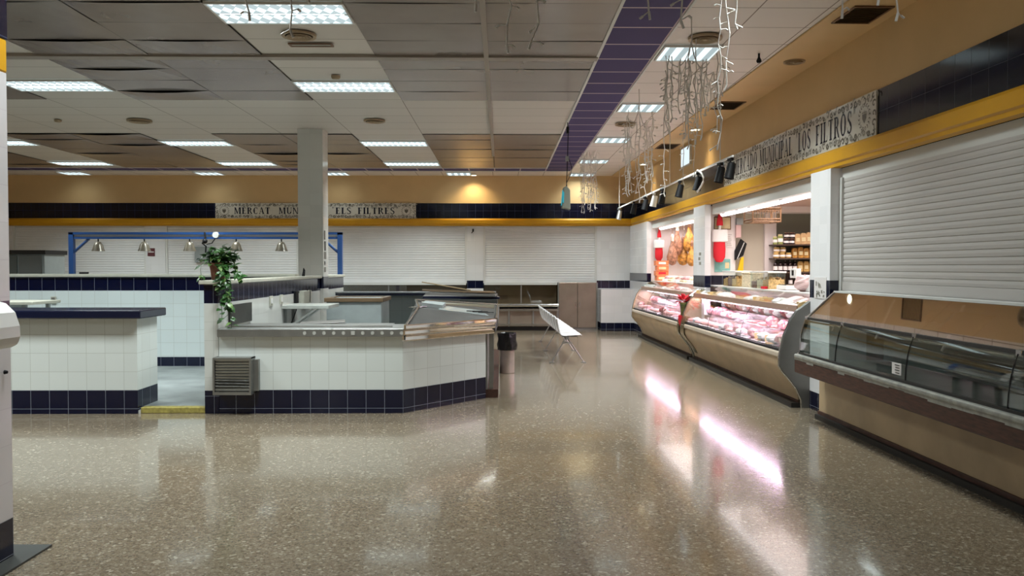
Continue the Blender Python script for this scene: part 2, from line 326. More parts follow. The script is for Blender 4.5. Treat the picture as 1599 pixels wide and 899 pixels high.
# ------------------------------------------------------------------ mesh builder
class MB:
    def __init__(s):
        s.v, s.f, s.m = [], [], []
    def add(s, vs, fs, mi=0):
        o = len(s.v); s.v += [Vector(p) for p in vs]
        for f in fs: s.f.append([o + i for i in f]); s.m.append(mi)
        return s
    def box(s, x0, y0, z0, x1, y1, z1, mi=0):
        vs = [(x, y, z) for z in (z0, z1) for y in (y0, y1) for x in (x0, x1)]
        return s.add(vs, [(0, 2, 3, 1), (4, 5, 7, 6), (0, 1, 5, 4), (2, 6, 7, 3), (0, 4, 6, 2), (1, 3, 7, 5)], mi)
    def obox(s, c, size, rot=(0, 0, 0), mi=0):
        from mathutils import Euler
        R_ = Euler(rot).to_matrix(); c = Vector(c); a, b_, d = [k / 2 for k in size]
        vs = [c + R_ @ Vector((x, y, z)) for z in (-d, d) for y in (-b_, b_) for x in (-a, a)]
        return s.add(vs, [(0, 2, 3, 1), (4, 5, 7, 6), (0, 1, 5, 4), (2, 6, 7, 3), (0, 4, 6, 2), (1, 3, 7, 5)], mi)
    def prism(s, poly, axis, a, b, mi=0):
        n = len(poly)
        def p(q, t):
            return {'x': (t, q[0], q[1]), 'y': (q[0], t, q[1]), 'z': (q[0], q[1], t)}[axis]
        vs = [p(q, a) for q in poly] + [p(q, b) for q in poly]
        fs = [tuple(range(n)), tuple(range(2 * n - 1, n - 1, -1))] + [(i, (i + 1) % n, n + (i + 1) % n, n + i) for i in range(n)]
        return s.add(vs, fs, mi)
    def sheet(s, prof, axis, a, b, th=0.004, mi=0):
        # open profile given a thickness and extruded
        n = len(prof); L_ = []
        for i in range(n):
            p0 = Vector(prof[max(0, i - 1)]); p1 = Vector(prof[min(n - 1, i + 1)])
            d = (p1 - p0).normalized(); nn = Vector((-d.y, d.x)) * th
            L_.append((prof[i][0] + nn.x, prof[i][1] + nn.y))
        return s.prism(list(prof) + L_[::-1], axis, a, b, mi)
    def tube(s, pts, r, n=8, mi=0):
        pts = [Vector(p) for p in pts]; k = len(pts); rs = r if isinstance(r, (list, tuple)) else [r] * k
        vs = []
        up = Vector((0, 0, 1))
        for i, p in enumerate(pts):
            d = (pts[min(k - 1, i + 1)] - pts[max(0, i - 1)])
            d = d.normalized() if d.length > 1e-9 else up
            ref = up if abs(d.dot(up)) < 0.95 else Vector((1, 0, 0))
            a = d.cross(ref).normalized(); b_ = d.cross(a)
            for j in range(n):
                t = 2 * PI * j / n
                vs.append(p + (a * math.cos(t) + b_ * math.sin(t)) * rs[i])
        fs = [(i * n + j, i * n + (j + 1) % n, (i + 1) * n + (j + 1) % n, (i + 1) * n + j) for i in range(k - 1) for j in range(n)]
        fs += [tuple(range(n)), tuple(range(k * n - 1, (k - 1) * n - 1, -1))]
        return s.add(vs, fs, mi)
    def lathe(s, prof, c=(0, 0, 0), n=16, sx=1.0, sy=1.0, mi=0, axis='z', wob=None):
        vs = []; k = len(prof); c = Vector(c)
        for i, (r, z) in enumerate(prof):
            for j in range(n):
                t = 2 * PI * j / n; rr = r * (wob(i, j) if wob else 1)
                p = (rr * math.cos(t) * sx, rr * math.sin(t) * sy, z)
                if axis == 'y': p = (p[0], p[2], p[1])
                if axis == 'x': p = (p[2], p[0], p[1])
                vs.append(c + Vector(p))
        fs = [(i * n + j, i * n + (j + 1) % n, (i + 1) * n + (j + 1) % n, (i + 1) * n + j) for i in range(k - 1) for j in range(n)]
        if prof[0][0] > 1e-6: fs.append(tuple(range(n)))
        if prof[-1][0] > 1e-6: fs.append(tuple(range(k * n - 1, (k - 1) * n - 1, -1)))
        return s.add(vs, fs, mi)
    def ball(s, c, r, n=10, mi=0, noise=0.0, seed=0):
        rn = random.Random(seed); rx, ry, rz = r if isinstance(r, (tuple, list)) else (r, r, r)
        prof = [(math.sin(PI * i / n), -math.cos(PI * i / n)) for i in range(n + 1)]
        prof[0] = (0.02, -1); prof[-1] = (0.02, 1)
        o = len(s.v); s.lathe(prof, (0, 0, 0), n + 2, mi=mi)
        for i in range(o, len(s.v)):
            q = s.v[i]; k = 1 + noise * (rn.random() - 0.5)
            s.v[i] = Vector((c[0] + q.x * rx * k, c[1] + q.y * ry * k, c[2] + q.z * rz * k))
        return s
    def build(s, name, mats, parent=None, org=None, frame=None, smooth=False, bevel=0.0, doubles=False, rz=0.0):
        if not isinstance(mats, (list, tuple)): mats = [mats]
        mats = [M[k] if isinstance(k, str) else k for k in mats]
        if parent is not None and parent.name in ORG:
            o0, fr = ORG[parent.name]
        else:
            o0, fr = Vector(org or (0, 0, 0)), frame or 'W'
        me = bpy.data.meshes.new(name)
        me.from_pydata([tuple(p) for p in s.v], [], s.f)
        for mt in mats: me.materials.append(mt)
        for p, mi in zip(me.polygons, s.m): p.material_index = min(mi, len(mats) - 1)
        bm = bmesh.new(); bm.from_mesh(me)
        if doubles: bmesh.ops.remove_doubles(bm, verts=bm.verts, dist=1e-4)
        bmesh.ops.recalc_face_normals(bm, faces=bm.faces)
        ul = bm.loops.layers.uv.new('UVMap')
        for f in bm.faces:
            nn = f.normal
            if abs(nn.z) > 0.9:
                for l in f.loops: l[ul].uv = (l.vert.co.x, l.vert.co.y)
            else:
                t = Vector((-nn.y, nn.x, 0))
                t = t.normalized() if t.length > 1e-6 else Vector((1, 0, 0))
                if abs(t.x) >= abs(t.y):
                    if t.x < 0: t = -t
                elif t.y < 0: t = -t
                for l in f.loops: l[ul].uv = (l.vert.co.dot(t), l.vert.co.z)
        bmesh.ops.translate(bm, verts=bm.verts, vec=-o0)
        bm.to_mesh(me); bm.free()
        if smooth:
            for p in me.polygons: p.use_smooth = True
            me.set_sharp_from_angle(angle=math.radians(40))
        o = bpy.data.objects.new(name, me); COL.objects.link(o)
        if parent is not None:
            o.parent = parent; ORG[o.name] = (o0, fr)
        else:
            mt, ang = FR[fr]
            o.location = mt @ o0; o.rotation_euler = (0, 0, ang + rz); ORG[o.name] = (o0, fr)
        if bevel:
            b = o.modifiers.new('bevel', 'BEVEL'); b.width = bevel; b.segments = 2; b.limit_method = 'ANGLE'; b.angle_limit = math.radians(40)
        return o

def tag(o, label, cat, group=None, kind=None):
    o['label'] = label; o['category'] = cat
    if group: o['group'] = group
    if kind: o['kind'] = kind
    return o

def thing(name, label, cat, org=(0, 0, 0), frame='W', group=None, rz=0.0):
    o = bpy.data.objects.new(name, None); COL.objects.link(o)
    mt, ang = FR[frame]
    o.location = mt @ Vector(org); o.rotation_euler = (0, 0, ang + rz)
    o.empty_display_size = 0.05
    ORG[o.name] = (Vector(org), frame)
    return tag(o, label, cat, group)

def struct(mb, name, mats, frame='W', smooth=False, bevel=0.0):
    o = mb.build(name, mats, frame=frame, smooth=smooth, bevel=bevel); o['kind'] = 'structure'; return o

def single(mb, name, mats, label, cat, org, frame='W', group=None, smooth=False, bevel=0.0, rz=0.0, kind=None):
    return tag(mb.build(name, mats, org=org, frame=frame, smooth=smooth, bevel=bevel, rz=rz), label, cat, group, kind)

def kids(o): return list(o.children)

def dup(root, loc, rz=None, label=None, group=None, frame='W', scale=None):
    r = root.copy(); COL.objects.link(r)
    mt, ang = FR[frame]
    r.location = mt @ Vector(loc)
    if rz is not None: r.rotation_euler = (0, 0, ang + rz)
    if scale: r.scale = scale
    if label: r['label'] = label
    if group: r['group'] = group
    for ch in kids(root):
        c = ch.copy(); COL.objects.link(c); c.parent = r
        for g in kids(ch):
            d = g.copy(); COL.objects.link(d); d.parent = c
    return r

def move(o, loc, rz=0.0, frame='W', scale=None):
    mt, ang = FR[frame]
    o.location = mt @ Vector(loc); o.rotation_euler = (0, 0, ang + rz)
    if scale: o.scale = scale
    return o

def area(name, loc, sx, sy, watts, col, rot=(0, 0, 0), spread=180, frame='W', parent=None):
    l = bpy.data.lights.new(name, 'AREA'); l.shape = 'RECTANGLE'; l.size = sx; l.size_y = sy
    l.energy = watts; l.color = col; l.spread = math.radians(spread)
    o = bpy.data.objects.new(name, l); COL.objects.link(o)
    mt, ang = FR[frame]
    if parent is not None:
        o0, _ = ORG[parent.name]; o.parent = parent; o.location = Vector(loc) - o0; o.rotation_euler = rot
    else:
        o.location = mt @ Vector(loc); o.rotation_euler = (rot[0], rot[1], rot[2] + ang)
    return o

def spot(name, loc, watts, col, angle, parent, blend=0.6, rot=(0, 0, 0), radius=0.05):
    l = bpy.data.lights.new(name, 'SPOT'); l.energy = watts; l.color = col; l.spot_size = math.radians(angle); l.spot_blend = blend
    l.shadow_soft_size = radius
    o = bpy.data.objects.new(name, l); COL.objects.link(o)
    o0, _ = ORG[parent.name]; o.parent = parent; o.location = Vector(loc) - o0; o.rotation_euler = rot
    return o

# ================================================================== THE ROOM
YB, XL, YF = 20.8, -14.0, -5.0
struct(MB().box(XL, YF, -0.1, 7.2, 21.3, 0.0), 'floor', 'floor')

# ceiling: plain white tiles left of the violet band, larger tiles right of it
def light_strip(x): return any(abs(x - c) < 0.61 for c in (-1.99, -5.65, -9.31, -12.97))
struct(MB().box(XL, YF, H, 1.06, 19.1, H + 0.05), 'ceiling', 'ceil_l')
struct(MB().box(1.68, YF, H, 4.2, 21.3, H + 0.05).box(XL, 19.72, H, 1.68, 21.3, H + 0.05), 'ceiling.001', 'ceil_r')
struct(MB().box(1.06, YF, H - 0.004, 1.68, 19.72, H + 0.05).box(XL, 19.1, H - 0.004, 1.06, 19.72, H + 0.05), 'ceiling.002', 'purple')
# glossy suspended panels in the two sunken-looking bays; some have slipped
rn = random.Random(4)
pb = MB(); gb = MB()
xs = [-0.16 - 0.0 + 1.22, -0.16]
x = -0.16
cells = [(-0.16, 1.06)]
while x > XL + 1.3:
    cells.append((x - 1.22, x)); x -= 1.22
for (x0, x1) in cells:
    if light_strip((x0 + x1) / 2): continue
    for (ya, yb) in ((-5.0, 11.4), (14.4, 19.1)):
        y = yb
        while y > ya + 0.3:
            y0, y1 = y - 0.6, y
            dz0, dz1 = -0.012 - rn.random() * 0.004, -0.012 - rn.random() * 0.004
            sag = 0
            if x1 < -2.5 and rn.random() < 0.42: sag = rn.uniform(0.008, 0.03)
            elif rn.random() < 0.12: sag = rn.uniform(0.006, 0.014)
            tw = rn.uniform(-0.004, 0.004)
            vs = []
            nx_ = 6
            for i in range(nx_ + 1):
                u = i / nx_
                s_ = sag * math.sin(PI * u)
                vs.append((x0 + 0.006 + (x1 - x0 - 0.012) * u, y0 + 0.004, H + dz0 - s_ + tw * u))
                vs.append((x0 + 0.006 + (x1 - x0 - 0.012) * u, y1 - 0.004, H + dz1 - s_ * 0.15 + tw * u))
            pb.add(vs, [(2 * i, 2 * i + 2, 2 * i + 3, 2 * i + 1) for i in range(nx_)])
            gb.box(x0 + 0.003, y0, H - 0.006, x1 - 0.003, y1, H - 0.003)
            y -= 0.6
struct(pb, 'ceiling.003', 'panel')
struct(gb, 'ceiling.004', 'dark_gap')
# ceiling rails
tr = MB()
tr.box(XL, 8.98, H - 0.035, 1.06, 9.12, H - 0.004)
tr.box(-0.19, YF, H - 0.04, -0.14, 16.9, H - 0.008)
struct(tr, 'trim_1', 'metal_trim')
struct(MB().box(1.04, YF, H - 0.025, 1.07, 19.1, H - 0.002).box(1.67, YF, H - 0.02, 1.69, 19.72, H - 0.002).box(XL, 19.08, H - 0.02, 1.06, 19.11, H - 0.002).box(XL, 19.71, H - 0.02, 1.68, 19.73, H - 0.002), 'trim_2', 'white_trim')

# back wall --------------------------------------------------------
bw = MB()
bw.box(XL, YB, 3.20, 4.0, YB + 0.3, H)                                    # ochre
struct(bw, 'wall_back', 'ochre')
struct(MB().box(XL, YB - 0.01, 2.81, 3.6, YB + 0.3, 3.20), 'wall_back.001', 'bluetile')
def beam(a, b, y, z0, z1, d):                                              # moulded yellow beam profile (y, z)
    return [(y, z0), (y - d, z0 + 0.012), (y - d, z0 + 0.05), (y - d - 0.02, z0 + 0.07), (y - d - 0.02, z1 - 0.05), (y - d + 0.02, z1 - 0.012), (y, z1)]
struct(MB().prism(beam(0, 0, YB, 2.62, 2.82, 0.07), 'x', XL, 3.52), 'trim_3', 'yellow')
BP = [(-12.75, -12.33), (-8.99, -8.50), (-5.15, -4.72), (-0.88, -0.46)]     # pillars
pl = MB()
for a, b in BP: pl.box(a, YB - 0.02, 0, b, YB + 0.35, 2.62)
pl.box(2.43, YB - 0.02, 0, 3.6, YB + 0.35, 2.62)
pl.box(XL, YB - 0.02, 0, -12.75, YB + 0.35, 2.62)
struct(pl, 'wall_back.002', 'backtile')
struct(MB().box(2.47, 20.2, 0, 3.32, YB - 0.02, 1.03), 'wall_back.003', tile_mat('low_wall_tile', ranges=((0, 0.2),), voff=-0.04 + 1, white=(0.72, 0.68, 0.70), grout=(0.6, 0.57, 0.58)), frame='W')

# right wall (askew frame) ----------------------------------------
XR = 3.70
struct(MB().box(XR, YF, 3.26, XR + 0.3, 20.9, H), 'wall_right', 'ochre', frame='R')
struct(MB().box(3.12, YF, H - 0.02, XR + 0.1, 20.9, H - 0.004), 'ceiling.005', 'ochre', frame='R')
struct(MB().box(XR - 0.01, YF, 2.82, XR + 0.3, 20.85, 3.26), 'wall_right.001', 'bluetile_r', frame='R')
bp_ = [(XR, 2.62), (XR - 0.07, 2.63), (XR - 0.07, 2.665), (XR - 0.09, 2.68), (XR - 0.09, 2.79), (XR - 0.05, 2.825), (XR, 2.83)]
struct(MB().prism(bp_, 'y', YF, 20.85), 'trim_4', 'yellow', frame='R')
pr = MB()
for a, b in ((8.52, 9.05), (13.52, 14.27), (18.5, 20.9), (-0.2, 0.3)):
    pr.box(3.60, a, 0, 3.70 if a > 10 else 4.0, b, 2.62)
struct(pr, 'wall_right.002', 'righttile', frame='R')
struct(MB().box(XR + 0.02, 0.3, 2.50, XR + 0.3, 8.52, 2.62).box(XR + 0.02, 9.05, 2.46, XR + 0.28, 13.52, 2.62).box(XR + 0.02, 14.27, 2.46, XR + 0.28, 18.5, 2.62), 'trim_5', 'white_trim', frame='R')

# the rest of the shell, outside the picture
struct(MB().box(XL - 0.2, YF, 0, XL, YB + 0.3, H), 'wall_left', 'ochre')
struct(MB().box(XL - 0.2, YF - 0.2, 0, 7.2, YF, H), 'wall_front', 'ochre')
struct(MB().box(XR, YF, 0, XR + 0.3, -0.2, 2.62), 'wall_right.003', 'righttile', frame='R')

# near stall wall at the left edge of the picture
NX = -2.66
struct(MB().box(NX - 0.45, YF, 0, NX, 4.45, 2.62), 'wall_near', 'neartile')
struct(MB().box(NX - 0.45, YF, 2.62, NX + 0.003, 4.455, 2.80), 'trim_6', 'yellow', bevel=0.01)
struct(MB().box(NX - 0.45, YF, 2.80, NX + 0.005, 4.455, 3.20), 'wall_near.001', 'bluetile')
struct(MB().box(NX - 0.45, YF, 3.20, NX, 4.45, H), 'wall_near.002', 'ochre')
struct(MB().prism([(-3.3, 4.62), (NX + 0.115, 4.62), (NX + 0.115, YF), (NX + 0.002, YF), (NX + 0.002, 4.452), (-3.3, 4.452)], 'z', 0.0, 0.012), 'trim_7', 'grey_dark')

# column in the middle island
struct(MB().box(-3.42, 13.8, 0, -3.0, 14.2, H), 'wall_column', 'column')

# ------------------------------------------------------------------ ceiling lights
def troffer(x0, y0, wx, wy, label, group, power, mat, frame='W', lit=True):
    cx, cy = x0 + wx / 2, y0 + wy / 2
    t = thing('ceiling_light', label, 'ceiling light', (cx, cy, H - 0.03), frame, group)
    z = H - 0.03
    fr = MB(); k = 0.018
    fr.box(x0, y0, z, x0 + wx, y0 + k, z + 0.024).box(x0, y0 + wy - k, z, x0 + wx, y0 + wy, z + 0.024)
    fr.box(x0, y0 + k, z, x0 + k, y0 + wy - k, z + 0.024).box(x0 + wx - k, y0 + k, z, x0 + wx, y0 + wy - k, z + 0.024)
    fr.build('frame', 'white_trim', t)
    MB().box(x0 + k, y0 + k, z + 0.008, x0 + wx - k, y0 + wy - k, z + 0.014).build('diffuser', mat, t)
    if wx > 1:                                                     # reflector blades of the long lamps
        bl = MB()
        bl.box(x0 + k, cy - 0.006, z - 0.001, x0 + wx - k, cy + 0.006, z + 0.007)
        bl.build('reflector_rail', 'white_trim', t)
    area('lamp', (cx, cy, z + 0.004), wx * 0.92, wy * 0.92, power, COOL, spread=125, parent=t)
    return t
rows = [(-3.0, 'behind'), (0.6, 'behind'), (4.2, 'near'), (7.2, 'nearest'), (10.2, 'second'), (15.0, 'third'), (18.0, 'fourth')]
ordn = {7.2: 'nearest', 10.2: 'second nearest', 15.0: 'third', 18.0: 'farthest'}
strip = {-1.99: 'in the strip right of the tiled column', -5.65: 'in the strip left of the tiled column', -9.31: 'in the leftmost strip'}
for cx in (-1.99, -5.65, -9.31):
    for y, _ in rows:
        if y not in ordn:
            troffer(cx - 0.61, y, 1.22, 0.6, 'long ceiling light outside the picture', 'long ceiling lights outside the picture', LIGHT_W * (0.3 if y < 3 else 0.42), 'diff')
        else:
            troffer(cx - 0.61, y, 1.22, 0.6, f'lit rectangular ceiling light, {ordn[y]} {strip[cx]}', 'long ceiling lights', LIGHT_W, 'diff')
ordr = {8.54: 'nearest', 11.54: 'second', 14.54: 'third', 17.54: 'fourth', 20.1: 'farthest'}
for y, n in ordr.items():
    troffer(1.70, y, 0.62, 0.6 if y < 20 else 0.58, f'square ceiling light between violet band and deli, {n} of the row', 'square ceiling lights', LIGHT_W * (0.78 if y < 20 else 0.15), 'diff_r')
for y in (-0.5, 2.5, 5.54):
    troffer(1.70, y, 0.62, 0.6, 'square ceiling light outside the picture', 'square ceiling lights outside the picture', LIGHT_W * (0.12 if y < 5 else 0.25), 'diff_r')
names = {-1.36: 'beside the lit wall downlight', -4.4: 'just right of the column', -7.5: 'left of the column', -10.8: 'at far left'}
for x0 in names:
    troffer(x0, 19.95, 0.62, 0.6, f'small square light above the back wall, {names[x0]}', 'square lights above the back wall', LIGHT_W * 0.02, 'diff_r')

# round vents, downlights, grilles
def diffuser(x, y, r, label, frame='W'):
    t = thing('ceiling_vent', label, 'ceiling vent', (x, y, H - 0.05), frame)
    MB().lathe([(r, H - 0.012), (r * 0.98, H - 0.035), (r * 0.8, H - 0.03), (r * 0.78, H - 0.012)], (x, y, 0), 28).build('rim', 'bronze', t, smooth=True)
    c = MB()
    for k in (0.62, 0.42, 0.2): c.lathe([(r * k, H - 0.012), (r * (k + 0.12), H - 0.04), (r * (k + 0.1), H - 0.042), (r * (k - 0.05), H - 0.014)], (x, y, 0), 28)
    c.lathe([(0.01, H - 0.045), (r * 0.14, H - 0.04), (r * 0.14, H - 0.012)], (x, y, 0), 20)
    c.build('cone', 'bronze', t, smooth=True)
diffuser(-2.01, 8.2, 0.17, 'round tan air vent just behind the nearest long ceiling light')
diffuser(-2.0, 6.78, 0.30, 'large round air vent in front of the nearest long ceiling light')
diffuser(-2.0, 12.95, 0.17, 'round air vent in the plain white tiles right of the column')
diffuser(-5.7, 13.0, 0.19, 'round air vent in the plain white tiles left of the column')
diffuser(2.05, 8.25, 0.17, 'round tan air vent above the nearest icicle lights')
diffuser(2.0, 13.2, 0.17, 'round tan air vent above the second icicle lights')
diffuser(3.42, 9.1, 0.12, 'unlit round ceiling grille in the ochre soffit', 'R')
def detector(x, y, label):
    t = thing('smoke_detector', label, 'smoke detector', (x, y, H - 0.07))
    MB().lathe([(0.055, H - 0.012), (0.055, H - 0.03), (0.04, H - 0.05), (0.012, H - 0.055)], (x, y, 0), 20).build('body', 'bronze', t, smooth=True)
detector(-2.0, 9.95, 'small tan smoke detector before the second long light')
detector(-6.95, 12.95, 'small tan smoke detector in the white tiles far left of column')
def grille(x0, y0, x1, y1, label, frame='R', z=H - 0.022, mat='dark_vent', n=12):
    t = thing('air_grille', label, 'air grille', ((x0 + x1) / 2, (y0 + y1) / 2, z), frame)
    f = MB(); k = 0.02
    f.box(x0, y0, z - 0.012, x1, y0 + k, z).box(x0, y1 - k, z - 0.012, x1, y1, z).box(x0, y0 + k, z - 0.012, x0 + k, y1 - k, z).box(x1 - k, y0 + k, z - 0.012, x1, y1 - k, z)
    f.build('frame', 'wood_frame', t)
    l = MB()
    for i in range(n):
        yy = y0 + k + (y1 - y0 - 2 * k) * (i + 0.5) / n
        l.obox(((x0 + x1) / 2, yy, z - 0.004), (x1 - x0 - 2 * k, 0.018, 0.003), (0.6, 0, 0))
    l.build('louvres', mat, t)
    return t
grille(3.22, 7.15, 3.58, 7.65, 'dark air grille in the ochre soffit, nearest the camera')
grille(3.22, 11.3, 3.58, 11.85, 'dark air grille in the ochre soffit above the tiled sign')
grille(3.22, 15.2, 3.58, 15.8, 'dark air grille in the ochre soffit above the deli')
grille(-2.2, 8.5, -1.75, 8.62, 'small white slot grille behind the nearest long light', 'W', H - 0.012, 'white_trim', 3)
def downlight(x, y, label, frame, wall_rot, power=28):
    t = thing('downlight', label, 'downlight', (x, y, H - 0.05), frame)
    MB().lathe([(0.085, H - 0.02), (0.10, H - 0.03), (0.10, H - 0.036), (0.075, H - 0.036), (0.07, H - 0.02)], (x, y, 0), 24).build('rim', 'white_trim', t, smooth=True)
    MB().lathe([(0.0001, H - 0.027), (0.072, H - 0.027), (0.072, H - 0.021), (0.0001, H - 0.021)], (x, y, 0), 20).build('bulb', 'bulb', t)
    spot('lamp', (x, y, H - 0.045), power, WARM, 120, t, 0.8, wall_rot, 0.06)
downlight(-0.69, 20.45, 'glowing warm downlight above the back wall', 'W', (math.radians(12), 0, 0), 55)
downlight(3.45, 13.6, 'glowing warm downlight in the ochre soffit, the nearer lit one', 'R', (0, math.radians(14), 0), 40)
downlight(3.45, 18.2, 'glowing warm downlight in the ochre soffit, the farther lit one', 'R', (0, math.radians(14), 0), 40)

# ================================================================== SHUTTERS
def shutter(axis, a, b, z0, z1, at, name_label, mat, frame='W', pitch=0.06, group=None, sgn=-1):
    org = ((a + b) / 2, at, z0) if axis == 'x' else (at, (a + b) / 2, z0)
    t = thing('roller_shutter', name_label, 'roller shutter', org, frame, group)
    prof = []; z = z0 + 0.09
    while z < z1 - pitch * 0.5:
        for dz, d in ((0, 0.002), (0.004, 0.008), (pitch * 0.5, 0.0115), (pitch - 0.008, 0.008), (pitch - 0.004, 0.002)):
            prof.append((at + sgn * d, z + dz))
        z += pitch
    prof.append((at, z1))
    pts = [(p, q) for p, q in prof] + [(at - sgn * 0.012, z1), (at - sgn * 0.012, z0 + 0.09)]
    MB().prism(pts, axis, a + 0.03, b - 0.03).build('curtain', mat, t)
    br = MB()
    if axis == 'x': br.box(a + 0.03, at - 0.018, z0, b - 0.03, at + 0.014, z0 + 0.09)
    else: br.box(at - 0.018, a + 0.03, z0, at + 0.014, b - 0.03, z0 + 0.09)
    br.build('bottom_bar', mat, t, bevel=0.004)
    for p0 in (a, b - 0.05):
        g = MB()
        if axis == 'x': g.box(p0, at - 0.035, z0 - 0.02, p0 + 0.05, at + 0.03, z1)
        else: g.box(at - 0.035, p0, z0 - 0.02, at + 0.03, p0 + 0.05, z1)
        g.build('guide_rail', 'white_trim', t)
    return t
SH = [(-12.33, -8.99, 'closed white roller shutter at far left of the back wall'),
      (-8.50, -5.15, 'closed white roller shutter behind the blue lamp frame'),
      (-4.72, -0.88, 'closed white roller shutter right of the tiled column'),
      (-0.46, 2.43, 'closed white roller shutter on the back wall nearest the deli')]
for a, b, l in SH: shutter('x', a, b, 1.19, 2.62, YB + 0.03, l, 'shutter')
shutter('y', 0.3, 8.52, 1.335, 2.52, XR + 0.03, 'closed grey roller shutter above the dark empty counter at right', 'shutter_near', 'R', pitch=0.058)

# cases and doors below the back shutters
def back_case(a, b, label):
    t = thing('fish_display_case', label, 'display case', ((a + b) / 2, YB - 0.3, 0))
    y = YB - 0.55
    MB().box(a, y + 0.05, 0.62, b, YB + 0.5, 0.66).box(a, YB + 0.3, 0.66, b, YB + 0.34, 1.19).build('interior', 'brown_int', t)
    MB().box(a, y + 0.10, 0.10, b, y + 0.14, 0.55).build('front_panel', 'door_tan', t)
    n = max(2, int((b - a) / 0.55))
    for i in range(n + 1): MB().box(a + (b - a - 0.04) * i / n, y + 0.07, 0.1, a + (b - a - 0.04) * i / n + 0.04, y + 0.099, 0.55).build('panel_rib', 'dull_steel', t)
    MB().tube([(a, y + 0.03, 0.63), (b, y + 0.03, 0.63)], 0.045, 12).build('front_rail', 'steel', t, smooth=True)
    MB().box(a, y + 0.02, 0.49, b, y + 0.09, 0.54).box(a, y + 0.03, 0.12, b, y + 0.09, 0.17).build('lower_rail', 'steel', t)
    MB().box(a, y + 0.16, 0.0, b, y + 0.2, 0.1).build('kick_board', 'kick', t)
    MB().box(a, YB - 0.05, 1.13, b, YB + 0.02, 1.19).build('head_rail', 'white_trim', t)
    MB().box(a, y + 0.05, 0.68, b, y + 0.056, 1.13).build('front_glass', 'glass_near', t)
    m = (a + b) / 2
    MB().box(m - 0.015, y + 0.04, 0.68, m + 0.015, y + 0.06, 1.13).build('glass_post', 'dull_steel', t)
    return t
back_case(-12.3, -9.0, 'brown-lined display case under the far left shutter')
back_case(-8.45, -5.2, 'brown-lined display case under the shutter behind the lamp frame')
back_case(-4.7, -0.9, 'brown-lined display case under the shutter right of the column')
back_case(-0.44, 1.42, 'brown-lined display case beside the tan metal doors')
tg = thing('metal_double_door', 'pair of tan metal doors under the back shutter', 'metal doors', (1.92, 20.6, 0))
for k in range(2):
    d = MB().box(1.45 + 0.475 * k, 20.55, 0.06, 1.45 + 0.475 * k + 0.465, 20.59, 1.19).build('door_leaf', 'door_tan', tg, bevel=0.004)
    MB().box(1.86 + 0.11 * k, 20.53, 0.58, 1.875 + 0.11 * k, 20.55, 0.70).build('handle', 'steel', d)
MB().box(1.42, 20.56, 0, 1.45, 20.62, 1.19).box(2.395, 20.56, 0, 2.43, 20.62, 1.19).box(1.45, 20.58, 0.0, 2.395, 20.62, 0.06).build('door_frame', 'dull_steel', tg)

# small wall items on the back wall
single(MB().box(-8.94, 20.765, 1.86, -8.76, 20.778, 2.06).box(-8.92, 20.76, 1.95, -8.78, 20.766, 1.975, 1), 'wall_notice', ['dark_red', 'white_trim'], 'small dark red notice on the white pillar behind the lamp frame', 'notice', (-8.85, 20.77, 1.86))
single(MB().tube([(-0.72, 20.75, 2.55), (-0.73, 20.75, 2.48), (-0.76, 20.75, 2.44)], 0.012, 6).box(-0.74, 20.74, 2.48, -0.70, 20.77, 2.55), 'wall_sensor', 'black', 'tiny black fitting on the pillar below the yellow beam', 'sensor', (-0.73, 20.77, 2.44), bevel=0.003)
single(MB().box(-7.75, 20.74, 1.70, -7.30, 20.815, 2.10), 'electrical_cabinet', 'grey', 'square grey panel on the shutter behind the potted plant', 'panel', (-7.5, 20.73, 1.7), bevel=0.01)

# ================================================================== LEFT AND CENTRE ISLANDS
cl = thing('tiled_counter', 'white tiled counter with thick navy top at far left', 'counter', (-6.4, 9.07, 0))
MB().box(-9.2, 8.82, 0, -3.92, 9.33, 1.03).build('base', 'counter', cl)
MB().box(-9.2, 8.72, 1.03, -3.84, 9.40, 1.12).build('countertop', 'blue_slab', cl, bevel=0.012)
MB().box(-3.925, 8.83, 0, -3.90, 9.5, 0.035).build('floor_strip', 'white_trim', cl)
struct(MB().box(-9.2, 8.95, 0.0, -3.2, 12.6, 0.06), 'floor.001', 'platform')
struct(MB().box(-3.90, 8.84, 0.0, -3.2, 8.95, 0.064), 'trim_8', 'hazard', bevel=0.006)
struct(MB().box(-3.05, 9.42, 0.0, -0.80, 14.6, 0.10), 'floor.002', 'platform')
struct(MB().box(-9.2, 12.6, 0, -3.2, 12.75, 1.43), 'wall_partition', 'wall_mid')
struct(MB().box(-9.2, 12.56, 1.43, -3.16, 12.79, 1.475), 'trim_9', 'cap', bevel=0.008)
struct(MB().box(-3.2, 8.82, 0, -3.05, 15.8, 1.395), 'wall_divider', 'divider')
struct(MB().box(-3.245, 8.78, 1.395, -3.02, 15.84, 1.44), 'trim_10', 'cap', bevel=0.008)

cc = thing('angled_counter', 'white tiled island counter with steel edge and angled corner', 'counter', (-1.9, 9.3, 0))
P0 = [(-3.045, 8.82), (-1.065, 8.82), (-0.19, 9.83), (-0.19, 14.7), (-0.60, 14.7), (-0.60, 10.25), (-1.25, 9.42), (-3.045, 9.42)]
MB().prism(P0, 'z', 0, 0.83).build('base', 'counter', cc)
PS = [(-3.045, 8.76), (-1.05, 8.76), (-0.80, 9.05), (-1.1, 9.5), (-3.05, 9.5)]
MB().box(-3.04, 9.5, 0.86, -1.3, 9.95, 0.90).build('rear_worktop', 'dull_steel', cc)
MB().prism(PS, 'z', 0.83, 0.92).build('worktop', 'dull_steel', cc, bevel=0.008)
MB().box(-3.04, 9.0, 0.921, -1.2, 9.02, 0.935).build('worktop_lip', 'steel', cc)
MB().box(-0.19, 9.86, 0.0, -0.04, 14.7, 0.10).build('kick_board', 'brown_wood', cc)
